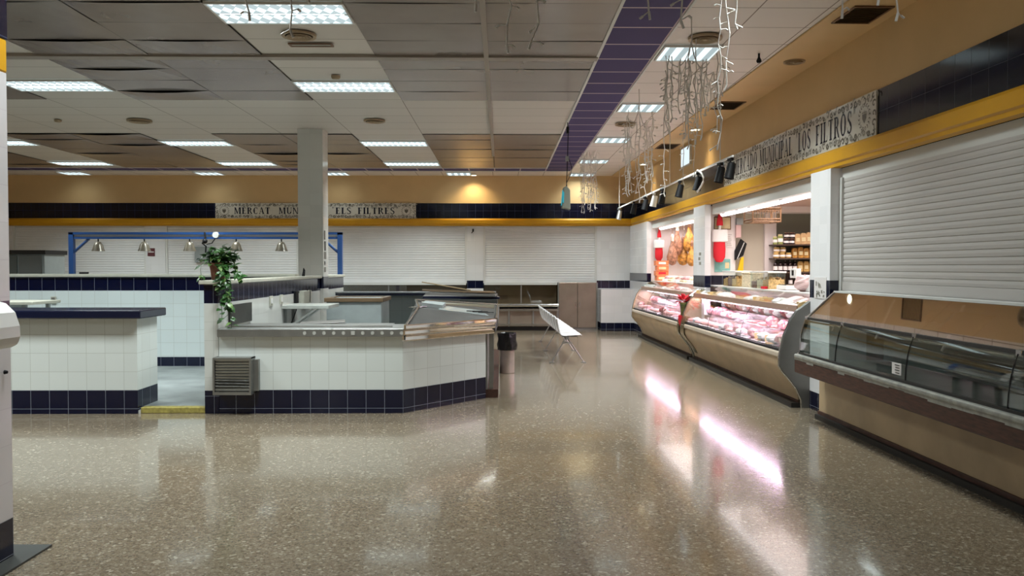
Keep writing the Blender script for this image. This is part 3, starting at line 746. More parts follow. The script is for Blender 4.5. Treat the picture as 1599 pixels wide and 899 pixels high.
for (yy) in (9.9, 10.35, 10.8):
    MB().box(-0.15, yy, 0.10, -0.10, yy + 0.05, 0.85).build('side_post', 'dull_steel', cc)
MB().box(-0.19, 9.86, 0.10, -0.17, 14.7, 0.86).build('side_panel', 'dull_steel', cc)
MB().box(-0.65, 10.6, 0.83, -0.04, 14.7, 0.88).build('side_worktop', 'dull_steel', cc)
# white dots along the steel edge
rd = random.Random(2)
for i in range(11):
    px = 476 + i * 15.1
    x_ = (px - 783) / F * 8.76
    MB().lathe([(0.019, 0), (0.019, 0.004)], (x_, 8.757, 0.874), 14, axis='y').build('price_disc', pm('pale_disc', (0.44, 0.43, 0.40), 0.4) if i == 0 else bpy.data.materials['pale_disc'], cc) if i != 5 else MB().box(x_ - 0.02, 8.752, 0.855, x_ + 0.02, 8.757, 0.895).build('price_disc', bpy.data.materials['pale_disc'], cc)

# louvred vent box on the counter front
vb = thing('vent_box', 'stainless louvred vent box on the white tiled counter front', 'vent', (-2.85, 8.75, 0.2))
x0, x1, z0, z1, yf = -3.06, -2.655, 0.225, 0.62, 8.66
fr = MB().box(x0, yf, z0, x1, yf + 0.012, z0 + 0.03).box(x0, yf, z1 - 0.02, x1, yf + 0.012, z1).box(x0, yf, z0 + 0.03, x0 + 0.02, yf + 0.012, z1 - 0.02).box(x1 - 0.02, yf, z0 + 0.03, x1, yf + 0.012, z1 - 0.02)
fr.box(x0, yf + 0.012, z0, x0 + 0.012, 8.82, z1).box(x1 - 0.012, yf + 0.012, z0, x1, 8.82, z1).box(x0, yf + 0.012, z1 - 0.012, x1, 8.82, z1)
fr.build('housing', 'dull_steel', vb)
MB().box(x1, 8.76, z0 + 0.03, x1 + 0.05, 8.82, z1 - 0.03).build('side_flange', 'dull_steel', vb)
lv = MB()
for i in range(11):
    zz = z0 + 0.05 + i * 0.031
    lv.obox(((x0 + x1) / 2, yf + 0.02, zz), (x1 - x0 - 0.05, 0.034, 0.003), (-1.15 + (0.30 if i in (1, 2, 3) else 0), 0.02 * (1 if i in (1, 2, 3, 4) else 0), 0))
lv.build('louvres', 'dull_steel', vb)
MB().box(x0 + 0.02, 8.78, z0 + 0.02, x1 - 0.02, 8.80, z1 - 0.02).build('back_plate', 'dark_gap', vb)

# stainless display bed on the angled corner
A, B = Vector((-1.02, 8.72, 0)), Vector((-0.06, 9.80, 0))      # front edge on plan
dirv = (B - A).normalized(); nrm = Vector((dirv.y, -dirv.x, 0))
def PT(s, d, z): p = A + dirv * s + nrm * (-d); return (p.x, p.y, z)
L_ = (B - A).length
db = thing('display_tray', 'inclined stainless steel display bed on the angled counter corner', 'display tray', ((A + B) / 2 + Vector((-0.3, 0.3, 0.78)))[:])
def slab(d0, z0, d1, z1, s0=0, s1=L_, th=0.01):
    vs = [PT(s0, d0, z0), PT(s1, d0, z0), PT(s1, d1, z1), PT(s0, d1, z1), PT(s0, d0, z0 - th), PT(s1, d0, z0 - th), PT(s1, d1, z1 - th), PT(s0, d1, z1 - th)]
    return vs
FCS = [(0, 1, 2, 3), (7, 6, 5, 4), (0, 4, 5, 1), (1, 5, 6, 2), (2, 6, 7, 3), (3, 7, 4, 0)]
for k, (za, zb, d) in enumerate(((0.785, 0.843, 0.03), (0.850, 0.905, 0.014), (0.912, 0.965, 0.0))):
    b_ = MB()
    prof = [(d + 0.008, za), (d, za + 0.012), (d, zb - 0.012), (d + 0.008, zb), (d + 0.03, zb), (d + 0.03, za)]
    vs = [PT(0, q, z) for q, z in prof] + [PT(L_, q, z) for q, z in prof]
    n = len(prof)
    b_.add(vs, [tuple(range(n)), tuple(range(2 * n - 1, n - 1, -1))] + [(i, (i + 1) % n, n + (i + 1) % n, n + i) for i in range(n)])
    b_.build('front_band', 'chrome', db)
bed = MB()
bl = (-1.02, 9.75, 1.16); br_ = (-0.05, 10.9, 1.06)
fa, fb = PT(0.02, 0.03, 0.955), PT(L_ - 0.02, 0.03, 0.955)
fm = (-0.93, 9.25, 1.11)
bed.add([fa, fb, br_, bl, fm], [(0, 1, 4), (4, 1, 2, 3)])
o_bed = bed.build('bed', pm('bed_steel', (0.10, 0.097, 0.093), 0.45, 0.3, var=0.1, vs=5), db); sol = o_bed.modifiers.new('t', 'SOLIDIFY'); sol.thickness = 0.01
def bar(p, q, r=0.012, name='rim', mat='steel'):
    return MB().tube([p, q], r, 8).build(name, mat, db)
bar(PT(0, 0, 0.965), (fm[0] - 0.01, fm[1], fm[2] + 0.02)); bar((fm[0] - 0.01, fm[1], fm[2] + 0.02), (bl[0], bl[1], bl[2] + 0.03), 0.014)
bar((bl[0], bl[1], bl[2] + 0.03), (br_[0], br_[1], br_[2] + 0.02), 0.014); bar((br_[0], br_[1], br_[2] + 0.02), PT(L_, 0, 0.965), 0.014)
sk = MB(); sk.add([PT(0, 0.02, 0.80), fa, fm, bl, (bl[0], bl[1], 0.83)], [(0, 1, 2, 3, 4)])
sk2 = MB().add([PT(L_, 0.02, 0.80), fb, br_, (br_[0], br_[1], 0.83)], [(0, 1, 2, 3)])
for q_ in (sk, sk2):
    o_s = q_.build('side_plate', 'grey_dark', db); sol = o_s.modifiers.new('t', 'SOLIDIFY'); sol.thickness = 0.006
MB().add([(-1.06, 9.33, 1.125), (-0.93, 9.25, 1.13), (-0.86, 9.42, 1.135), (-0.98, 9.45, 1.13)], [(0, 1, 2, 3)]).build('bent_corner', 'steel', db).modifiers.new('t', 'SOLIDIFY').thickness = 0.006
def bedpt(u, v):   # bilinear on the rear plane of the bed
    a_ = Vector(fm).lerp(Vector(fb), u); b__ = Vector(bl).lerp(Vector(br_), u)
    return a_.lerp(b__, v)
def lay(name, pts, th, mat, label, cat):
    P = [bedpt(*p) + Vector((0, 0, 0.012)) for p in pts]; Q = [p + Vector((0, 0, th)) for p in P]
    c = sum(P, Vector()) / len(P); n = len(P)
    m = MB().add([p for p in P] + [q for q in Q], [tuple(range(n)), tuple(range(2 * n - 1, n - 1, -1))] + [(i, (i + 1) % n, n + (i + 1) % n, n + i) for i in range(n)])
    return single(m, name, mat, label, cat, c[:])
lay('glass_sheet', [(0.25, 0.05), (0.92, 0.12), (0.80, 0.42), (0.28, 0.55)], 0.008, pm('pale_sheet', (0.42, 0.46, 0.46), 0.2, 0.2), 'pale flat sheet lying on the steel display bed', 'sheet')  # pane of pale glass lying on the bed
lay('steel_box', [(0.04, 0.25), (0.30, 0.22), (0.34, 0.60), (0.10, 0.62)], 0.045, 'grey', 'low grey metal box on the steel display bed', 'box')
lay('steel_strip', [(0.06, 0.70), (0.96, 0.72), (0.96, 0.95), (0.06, 0.95)], 0.01, pm('brass_toned_strip', (0.20, 0.18, 0.13), 0.4, 0.5), 'long dull brown strip at the back of the display bed', 'strip')
for i, u in enumerate((0.62, 0.70, 0.78)):
    p, q = bedpt(u, 0.18) + Vector((0, 0, 0.03)), bedpt(u + 0.2, 0.30) + Vector((0, 0, 0.03))
    single(MB().tube([p, q], 0.006, 6), 'metal_rod', 'black', 'thin dark rod at the right end of the display bed', 'rod', p[:], group='rods on the display bed')

single(MB().obox((-2.12, 9.70, 0.925), (0.52, 0.24, 0.015), (0.06, -0.04, 0.18)), 'tray_lid', 'case_grey', 'grey lid lying aslant behind the steel worktop edge', 'lid', (-2.12, 9.70, 0.91), bevel=0.004)
# far counter of the island, loose lids, chest, folding shelf
fc = thing('rear_island_counter', 'grey tiled rear counter of the island with dark top', 'counter', (-1.4, 15.0, 0))
MB().box(-2.95, 14.75, 0, -0.19, 15.2, 1.07).build('base', tile_mat('grey_inner_tile', (0.13, 0.145, 0.14), uoff=10, voff=1, grout=(0.09, 0.10, 0.09), rough=0.3), fc)
MB().box(-2.98, 14.68, 1.07, -0.10, 15.25, 1.13).build('countertop', 'blue_slab', fc, bevel=0.008)
MB().box(-2.98, 14.67, 1.115, -1.2, 14.70, 1.135).build('front_lip', 'grey', fc)
cab = thing('low_cabinet', 'dark low cabinet standing on the side worktop under loose boards', 'cabinet', (-0.4, 12.5, 0.88))
MB().box(-0.62, 12.1, 0.92, -0.06, 13.1, 1.10).build('body', 'grey_dark', cab, bevel=0.006)
for dx in (-0.6, -0.12):
    for dy in (12.12, 13.02): MB().box(dx, dy, 0.88, dx + 0.04, dy + 0.04, 0.92).build('foot', 'black', cab)
def plank(c, size, rot, mat, label):
    single(MB().obox(c, size, rot), 'loose_board', mat, label, 'board', c, bevel=0.003)
plank((-0.62, 12.55, 1.125), (1.15, 0.70, 0.03), (0, 0.012, 0.06), 'blue_slab', 'dark navy board lying lowest in the stack behind the display bed')
plank((-0.60, 12.50, 1.170), (1.05, 0.62, 0.03), (0, 0.03, -0.05), 'case_grey', 'dark grey metal lid in the stack behind the display bed')
plank((-0.66, 12.52, 1.213), (1.10, 0.45, 0.02), (0, 0.035, 0.09), 'brown_int', 'brown board in the stack behind the display bed')
single(MB().obox((-0.85, 12.55, 1.29), (0.75, 0.28, 0.012), (0.0, 0.17, 0.1)), 'cardboard_sheet', 'cardboard', 'curled tan cardboard sheet on top of the loose boards', 'cardboard', (-0.85, 12.5, 1.27))
ch = thing('chest_freezer', 'grey chest freezer with brown-edged open top behind the island counter', 'freezer', (-2.2, 12.6, 0.1))
MB().box(-2.62, 12.25, 0.10, -1.80, 13.1, 1.06).build('body', 'grey', ch, bevel=0.01)
k = MB(); x0, x1, y0, y1 = -2.65, -1.77, 12.22, 13.13
k.box(x0, y0, 1.06, x1, y0 + 0.07, 1.12).box(x0, y1 - 0.07, 1.06, x1, y1, 1.12).box(x0, y0 + 0.07, 1.06, x0 + 0.07, y1 - 0.07, 1.12).box(x1 - 0.07, y0 + 0.07, 1.06, x1, y1 - 0.07, 1.12)
k.build('top_rim', 'brown_int', ch, bevel=0.006)
MB().box(x0 + 0.07, y0 + 0.07, 1.09, x1 - 0.07, y1 - 0.07, 1.105).build('sliding_lid', 'grey', ch)
fs = thing('folding_shelf', 'pale folding wall shelf with diagonal strut behind the counter', 'shelf', (-2.75, 11.8, 1.0))
MB().box(-3.05, 11.35, 1.0, -2.40, 12.1, 1.05).build('shelf_board', pm('pale_worn_laminate', (0.42, 0.43, 0.40), 0.4, var=0.12), fs, bevel=0.006)
MB().tube([(-3.04, 11.5, 0.70), (-2.62, 11.5, 1.0)], 0.015, 8).build('strut', 'white_trim', fs)
MB().tube([(-3.04, 11.95, 0.70), (-2.62, 11.95, 1.0)], 0.015, 8).build('strut', 'white_trim', fs)
MB().box(-3.05, 11.45, 0.68, -3.03, 11.55, 1.0).box(-3.05, 11.9, 0.68, -3.03, 12.0, 1.0).build('wall_bracket', 'dull_steel', fs)
# things fixed to the dividing wall
single(MB().box(-3.05, 9.15, 0.93, -3.03, 9.95, 1.155), 'dark_splash_plate', 'grey_dark', 'dark plate on the divider wall behind the trailing plant', 'plate', (-3.04, 9.5, 0.93))
for y_, lab in ((10.75, 'nearer'), (11.25, 'farther')):
    t = thing('light_switch', f'beige wall switch left of the black phone, the {lab} of two', 'switch', (-3.04, y_, 1.1))
    MB().box(-3.05, y_, 1.07, -3.035, y_ + 0.14, 1.20).build('plate', 'cap', t, bevel=0.003); MB().box(-3.035, y_ + 0.03, 1.10, -3.03, y_ + 0.11, 1.17).build('rocker', 'white_trim', t)
t = thing('wall_phone', 'black wall handset with hanging cable on the divider wall', 'phone', (-3.03, 12.1, 1.0))
MB().box(-3.05, 12.02, 1.03, -3.01, 12.16, 1.23).build('body', 'black', t, bevel=0.006)
MB().tube([(-3.03, 12.1, 1.03), (-3.02, 12.05, 0.95), (-3.02, 11.9, 0.85), (-3.03, 11.8, 0.78)], 0.007, 6).build('cable', 'black', t)
t = thing('junction_box', 'beige electrical box beside the black phone', 'electrical box', (-3.0, 12.5, 1.0))
MB().box(-3.05, 12.35, 1.03, -2.98, 12.85, 1.22).build('body', 'cap', t, bevel=0.008); MB().tube([(-3.0, 12.6, 1.2), (-2.95, 12.6, 1.28), (-2.93, 12.55, 1.2), (-2.9, 12.4, 1.06)], 0.006, 6).build('cable', 'black', t)
# odds and ends at the left
t = thing('wall_socket', 'small socket on the tiled partition behind the navy counter', 'socket', (-6.85, 12.6, 1.0))
MB().box(-6.90, 12.58, 1.02, -6.82, 12.60, 1.13).build('plate', 'cap', t, bevel=0.003); MB().box(-6.885, 12.575, 1.04, -6.835, 12.58, 1.075).box(-6.885, 12.575, 1.085, -6.835, 12.58, 1.115).build('outlets', 'dull_steel', t)
t = thing('work_table', 'small beige-topped work table behind the navy counter', 'table', (-6.9, 11.2, 0.1))
MB().box(-7.6, 10.9, 1.08, -6.22, 11.6, 1.12).build('tabletop', 'cap', t, bevel=0.005)
for dx in (-7.55, -6.38):
    for dy in (10.95, 11.5): MB().box(dx, dy, 0.06, dx + 0.045, dy + 0.045, 1.08).build('leg', 'dull_steel', t)
MB().box(-7.5, 10.97, 1.0, -6.4, 11.0, 1.08).build('apron', 'grey', t)
t = thing('glass_cabinet', 'tall grey glazed cabinet behind the partition at far left', 'cabinet', (-8.3, 14.3, 0))
MB().box(-8.75, 14.05, 0, -7.80, 14.7, 1.86).build('body', 'grey', t, bevel=0.008)
MB().box(-8.78, 14.02, 1.80, -7.77, 14.73, 1.87).build('top_trim', 'kick', t)
MB().box(-8.70, 14.03, 0.3, -8.26, 14.05, 1.78).build('door', pm('smoky_pane', (0.12, 0.13, 0.125), 0.15), t); MB().box(-8.23, 14.03, 0.3, -7.85, 14.05, 1.78).build('door', pm('smoky_pane_pale', (0.17, 0.18, 0.18), 0.15), t)
single(MB().tube([(-6.5, 12.67, 1.49), (-6.36, 12.66, 1.49)], 0.014, 8), 'marker_pen', 'black', 'small dark object lying on the partition cap left of lamp frame', 'pen', (-6.4, 12.67, 1.476))
single(MB().tube([(-3.13, 12.95, 1.445), (-3.13, 13.0, 1.53), (-3.13, 12.97, 1.56)], [0.025, 0.02, 0.01], 8), 'tap', 'black', 'small black tap on the divider cap beside the column', 'tap', (-3.13, 12.97, 1.44))
t = thing('column_stickers', 'strip of dark stickers on the right side of the tiled column', 'stickers', (-2.998, 14.0, 1.5))
for i, (za, zb) in enumerate(((2.05, 2.20), (1.86, 2.02), (1.72, 1.84), (1.62, 1.68), (1.50, 1.58))):
    MB().box(-2.999, 13.86 + 0.02 * (i % 2), za, -2.996, 13.96 + 0.03 * (i % 3), zb).build('sticker', 'grey_dark' if i % 2 else 'ink_brown', t)

# blue lamp frame
bf = thing('lamp_frame', 'long blue steel frame spanning the island, carrying hanging lamps', 'lamp frame', (-5.7, 15.9, 0))
for px in (-8.30, -3.13):
    MB().box(px - 0.045, 15.86, 0.0 if px < -5 else 0.0, px + 0.045, 15.95, 2.25).build('post', 'blue_metal', bf)
MB().box(-8.345, 15.86, 2.21, -3.085, 15.95, 2.255).build('top_beam', 'blue_metal', bf)
MB().box(-8.25, 15.87, 2.125, -3.17, 15.94, 2.165).build('lower_beam', 'blue_metal', bf)
MB().box(-8.25, 15.89, 2.166, -3.17, 15.92, 2.209).build('light_channel', 'white_trim', bf)
for s_, px in ((1, -8.27), (-1, -3.16)):
    MB().tube([(px, 15.905, 1.86), (px + s_ * 0.30, 15.905, 2.13)], 0.028, 8).build('brace', 'blue_metal', bf)
def pend():
    t = thing('hanging_lamp', 'x', 'hanging lamp', (0, 0, 0))
    MB().tube([(0, 0, 0), (0, 0, -0.07)], 0.012, 8).build('stem', 'black', t)
    MB().lathe([(0.025, -0.06), (0.045, -0.07), (0.075, -0.12), (0.10, -0.20), (0.118, -0.235), (0.122, -0.235), (0.105, -0.195), (0.08, -0.115), (0.05, -0.062), (0.025, -0.052)], (0, 0, 0), 20).build('lamp_shade', pm('smoked_lamp_shade', (0.13, 0.11, 0.08), 0.3, 0.3, var=0.5, vs=14, stretch=(1, 1, 0.2)), t, smooth=True)
    MB().ball((0, 0, -0.17), 0.045, 8).build('bulb', 'white_plastic', t, smooth=True)
    return t
p0 = pend()
names = ['leftmost lamp on the blue frame, nearest its left post', 'second lamp from the left on the blue frame', 'third lamp on the blue frame, left of the potted plant', 'lamp on the blue frame just right of the potted plant', 'lamp on the blue frame next to the tiled column']
for i, (px, l) in enumerate(zip((158, 229, 299, 371, 441), names)):
    o = p0 if i == 0 else dup(p0, (0, 0, 0))
    move(o, ((px - 783) / F * 15.9, 15.905, 2.125)); o['label'] = l + ', with smoky bell shade'; o['group'] = 'lamps on the blue frame'
t = thing('cable_hook', 'black hook with looped cable and white cap above the plant', 'hook', (-5.62, 15.85, 2.1))
MB().tube([(-5.72, 15.84, 2.25), (-5.70, 15.82, 2.12), (-5.76, 15.82, 2.04), (-5.69, 15.82, 1.98), (-5.70, 15.82, 1.86)], 0.016, 6).ball((-5.71, 15.82, 2.08), 0.05, 8).build('hook', 'black', t)
MB().tube([(-5.68, 15.82, 2.02), (-5.57, 15.80, 2.04), (-5.50, 15.80, 2.14)], 0.01, 6).build('cable', 'black', t)
MB().lathe([(0.06, 0), (0.06, 0.05)], (-5.50, 15.79, 2.20), 14, axis='y').build('cap', 'white_trim', t)

# potted trailing plant on the divider's front end
def leaf(mb, p, d, up, L, W, mi):
    d = d.normalized(); s = d.cross(up).normalized(); u = s.cross(d)
    pts = [p, p + d * L * .25 + s * W * .45 + u * L * .05, p + d * L * .55 + s * W * .42 + u * L * .02, p + d * L - u * L * .18, p + d * L * .55 - s * W * .42 + u * L * .02, p + d * L * .25 - s * W * .45 + u * L * .05, p + d * L * .3 - u * L * 0.02, p + d * L * .6 - u * L * .05]
    mb.add(pts, [(0, 1, 6), (0, 6, 5), (1, 2, 7, 6), (6, 7, 4, 5), (2, 3, 7), (7, 3, 4)], mi)
pp = thing('potted_plant', 'trailing pothos in a terracotta pot on the divider wall end', 'plant', (-3.13, 8.95, 1.44))
PC = Vector((-3.09, 8.95, 1.44))
MB().lathe([(0.062, 0.0), (0.066, 0.0), (0.088, 0.15), (0.096, 0.152), (0.098, 0.185), (0.088, 0.185), (0.084, 0.16), (0.062, 0.02)], PC, 24).build('pot', 'terracotta', pp, smooth=True)
MB().lathe([(0.0001, 0.165), (0.085, 0.165), (0.085, 0.15), (0.0001, 0.15)], PC, 16).build('soil', 'soil', pp)
rl = random.Random(11); fo = MB(); vi = MB()
def rv(): return Vector((rl.uniform(-1, 1), rl.uniform(-1, 1), rl.uniform(-1, 1)))
for k in range(52):                                            # upright and arching stems
    a = rl.uniform(0, 2 * PI); r = rl.uniform(0.02, 0.24); top = PC + Vector((math.cos(a) * r * 0.9 + 0.03, math.sin(a) * r * 0.8, 0.19 + rl.uniform(0.02, 0.17) * (1.1 - r * 2)))
    base = PC + Vector((math.cos(a) * 0.03, math.sin(a) * 0.03, 0.16)); mid = (base + top) / 2 + Vector((0, 0, 0.05))
    vi.tube([base, mid, top], 0.0025, 5)
    for q in range(4):
        p = base.lerp(top, rl.uniform(0.35, 1)) + Vector((0, 0, 0.02)); d = Vector((math.cos(a), math.sin(a), rl.uniform(-0.5, 0.4))) + rv() * 0.7
        leaf(fo, p, d, Vector((0, 0, 1)) + rv() * 0.3, rl.uniform(0.06, 0.105), rl.uniform(0.05, 0.08), 1 if rl.random() < 0.15 else 0)
for (sx, sy, z1, n, dx) in ((0.10, -0.03, -0.38, 26, 0.05), (0.12, -0.05, -0.52, 34, 0.08), (0.07, -0.12, -0.42, 26, 0.03), (0.09, -0.10, -0.30, 20, 0.10), (0.16, 0.0, 0.0, 14, 0.18), (0.14, 0.05, 0.05, 12, 0.16), (-0.12, -0.08, 0.02, 8, -0.05)):
    pts = []
    for i in range(9):
        u = i / 8
        pts.append(PC + Vector((sx * min(1, u * 3) + dx * u * 0.6 + 0.012 * math.sin(u * 9), sy * min(1, u * 3) - 0.05 * min(1, u * 3) + 0.01 * math.cos(u * 11), 0.18 + 0.04 * math.sin(u * PI * 0.6) * (u < .5) + (z1 - 0.18) * max(0, (u - 0.18) / 0.82))))
    vi.tube(pts, 0.003, 5)
    for i in range(n):
        u = rl.uniform(0.1, 1) * 8; j = min(7, int(u)); p = pts[j].lerp(pts[j + 1], u - j)
        d = Vector((rl.uniform(-1, 1), rl.uniform(-1, 0.3), rl.uniform(-0.9, 0.2)))
        leaf(fo, p, d, Vector((0, -0.4, 1)) + rv() * 0.3, rl.uniform(0.055, 0.095), rl.uniform(0.045, 0.07), 1 if rl.random() < 0.2 else 0)
fo.build('foliage', ['leaf', 'leaf_pale'], pp); vi.build('stems', 'leaf', pp)

# bin and bench
tb = thing('waste_bin', 'steel waste bin with black bag beside the island', 'waste bin', (0.085, 12.2, 0))
MB().lathe([(0.105, 0.0), (0.11, 0.004), (0.11, 0.50), (0.105, 0.50), (0.10, 0.01)], (0.085, 12.2, 0), 28).build('body', pm('brushed_bin_steel', (0.55, 0.47, 0.42), 0.35, 0.6, var=0.2, vs=5), tb, smooth=True)
rb = random.Random(3); wob = [[1 + 0.07 * math.sin(j * 1.9 + i) + 0.10 * rb.random() for j in range(28)] for i in range(9)]
MB().lathe([(0.113, 0.37), (0.128, 0.345), (0.138, 0.42), (0.128, 0.50), (0.140, 0.57), (0.134, 0.60), (0.118, 0.585), (0.105, 0.50), (0.1, 0.30)], (0.085, 12.2, 0), 28, wob=lambda i, j: wob[i][j]).build('bin_bag', 'bag_black', tb, smooth=True)

bn = thing('row_bench', 'white perforated row bench on splayed steel legs in the aisle', 'bench', (1.1, 15.4, 0), rz=0.0)
NB, bY0, bp = 8, 13.25, 0.545
prof = [(0.88, 0.76), (0.895, 0.765), (0.905, 0.74), (0.93, 0.60), (0.955, 0.50), (0.985, 0.468), (1.03, 0.462), (1.20, 0.472), (1.29, 0.480), (1.31, 0.468)]
for i in range(NB):
    y0 = bY0 + i * bp; sx = -0.012 * i
    top = [(a + sx, b) for a, b in prof]
    mb = MB()
    n_ = len(top); seg = 6; vs = []
    for j in range(seg + 1):
        v = j / seg; yy = y0 + 0.02 + (bp - 0.07) * v
        inset = 0.0 if 0 < j < seg else 0.035
        for q, (a, b) in enumerate(top):
            hz = b - (inset if q < 2 else 0)
            vs.append((a - 0.018 * math.sin(PI * v) * (1 if q < 4 else 0), yy, hz))
    fs_ = [(j * n_ + q, j * n_ + q + 1, (j + 1) * n_ + q + 1, (j + 1) * n_ + q) for j in range(seg) for q in range(n_ - 1)]
    mb.add(vs, fs_)
    o = mb.build('seat', 'white_seat', bn, smooth=True); s_ = o.modifiers.new('t', 'SOLIDIFY'); s_.thickness = 0.014; s_.offset = 0
MB().box(1.05, bY0, 0.40, 1.10, bY0 + NB * bp, 0.445).build('beam', 'dull_steel', bn)
for yy in (13.45, 15.4, 17.3):
    d = MB()
    d.tube([(1.07, yy, 0.43), (0.83, yy - 0.02, 0.012)], 0.010, 8).tube([(1.08, yy, 0.43), (1.36, yy - 0.02, 0.012)], 0.010, 8)
    d.tube([(1.0, yy, 0.33), (1.17, yy, 0.33)], 0.012, 6).box(0.79, yy - 0.045, 0, 0.87, yy + 0.01, 0.015).box(1.32, yy - 0.045, 0, 1.40, yy + 0.01, 0.015)
    d.box(1.0, yy - 0.02, 0.43, 1.25, yy + 0.02, 0.465)
    d.build('leg', 'dull_steel', bn)

# hand-sanitiser dispenser on the near wall
ds = thing('soap_dispenser', 'white plastic wall dispenser on the near tiled wall at left edge', 'dispenser', (-2.6, 4.1, 1.16))
prof = [(NX, 1.17), (NX, 1.41), (NX + 0.07, 1.412), (NX + 0.125, 1.395), (NX + 0.17, 1.35), (NX + 0.192, 1.28), (NX + 0.194, 1.225), (NX + 0.18, 1.185), (NX + 0.15, 1.17)]
MB().prism(prof, 'y', 4.02, 4.22).build('cover', 'white_plastic', ds, bevel=0.012)
MB().prism([(NX + 0.02, 1.19), (NX + 0.02, 1.36), (NX + 0.09, 1.34), (NX + 0.12, 1.26), (NX + 0.13, 1.20)], 'y', 4.005, 4.018).build('side_panel', 'grey', ds)
MB().box(NX + 0.158, 4.012, 1.27, NX + 0.17, 4.018, 1.33).build('window', 'grey', ds)
MB().prism([(NX + 0.13, 1.165), (NX + 0.188, 1.19), (NX + 0.19, 1.235), (NX + 0.16, 1.235)], 'y', 4.01, 4.019).build('lever', 'case_grey', ds)
single(MB().lathe([(0.012, 0), (0.008, 0.015)], (-2.652, 4.38, 1.02), 10, axis='x'), 'wall_hook', 'black', 'tiny black stud on the near wall below the dispenser', 'stud', (-2.65, 4.38, 1.02))

# ================================================================== TILED SIGNS
TH, TN, SF = 0.25, 0.11, 0.075
def arcp(cx, cy, rx, ry, a0, a1, n=14, tmax=TH, tmin=TN):
    # ring segment whose stroke swells towards its sides
    out, inn = [], []
    for i in range(n + 1):
        a = math.radians(a0 + (a1 - a0) * i / n)
        t = tmin + (tmax - tmin) * abs(math.cos(a)) ** 1.5
        out.append((cx + rx * math.cos(a), cy + ry * math.sin(a)))
        inn.append((cx + (rx - t) * math.cos(a), cy + (ry - min(t, 0.09)) * math.sin(a)))
    return [[out[i], out[i + 1], inn[i + 1], inn[i]] for i in range(n)]
def R4(a, b, c, d): return [[(a, b), (c, b), (c, d), (a, d)]]
def stem(x, w=TH, top=True, bot=True, s=0.07):
    q = R4(x, 0, x + w, 1)
    if bot: q += R4(x - s, 0, x + w + s, SF)
    if top: q += R4(x - s, 1 - SF, x + w + s, 1)
    return q
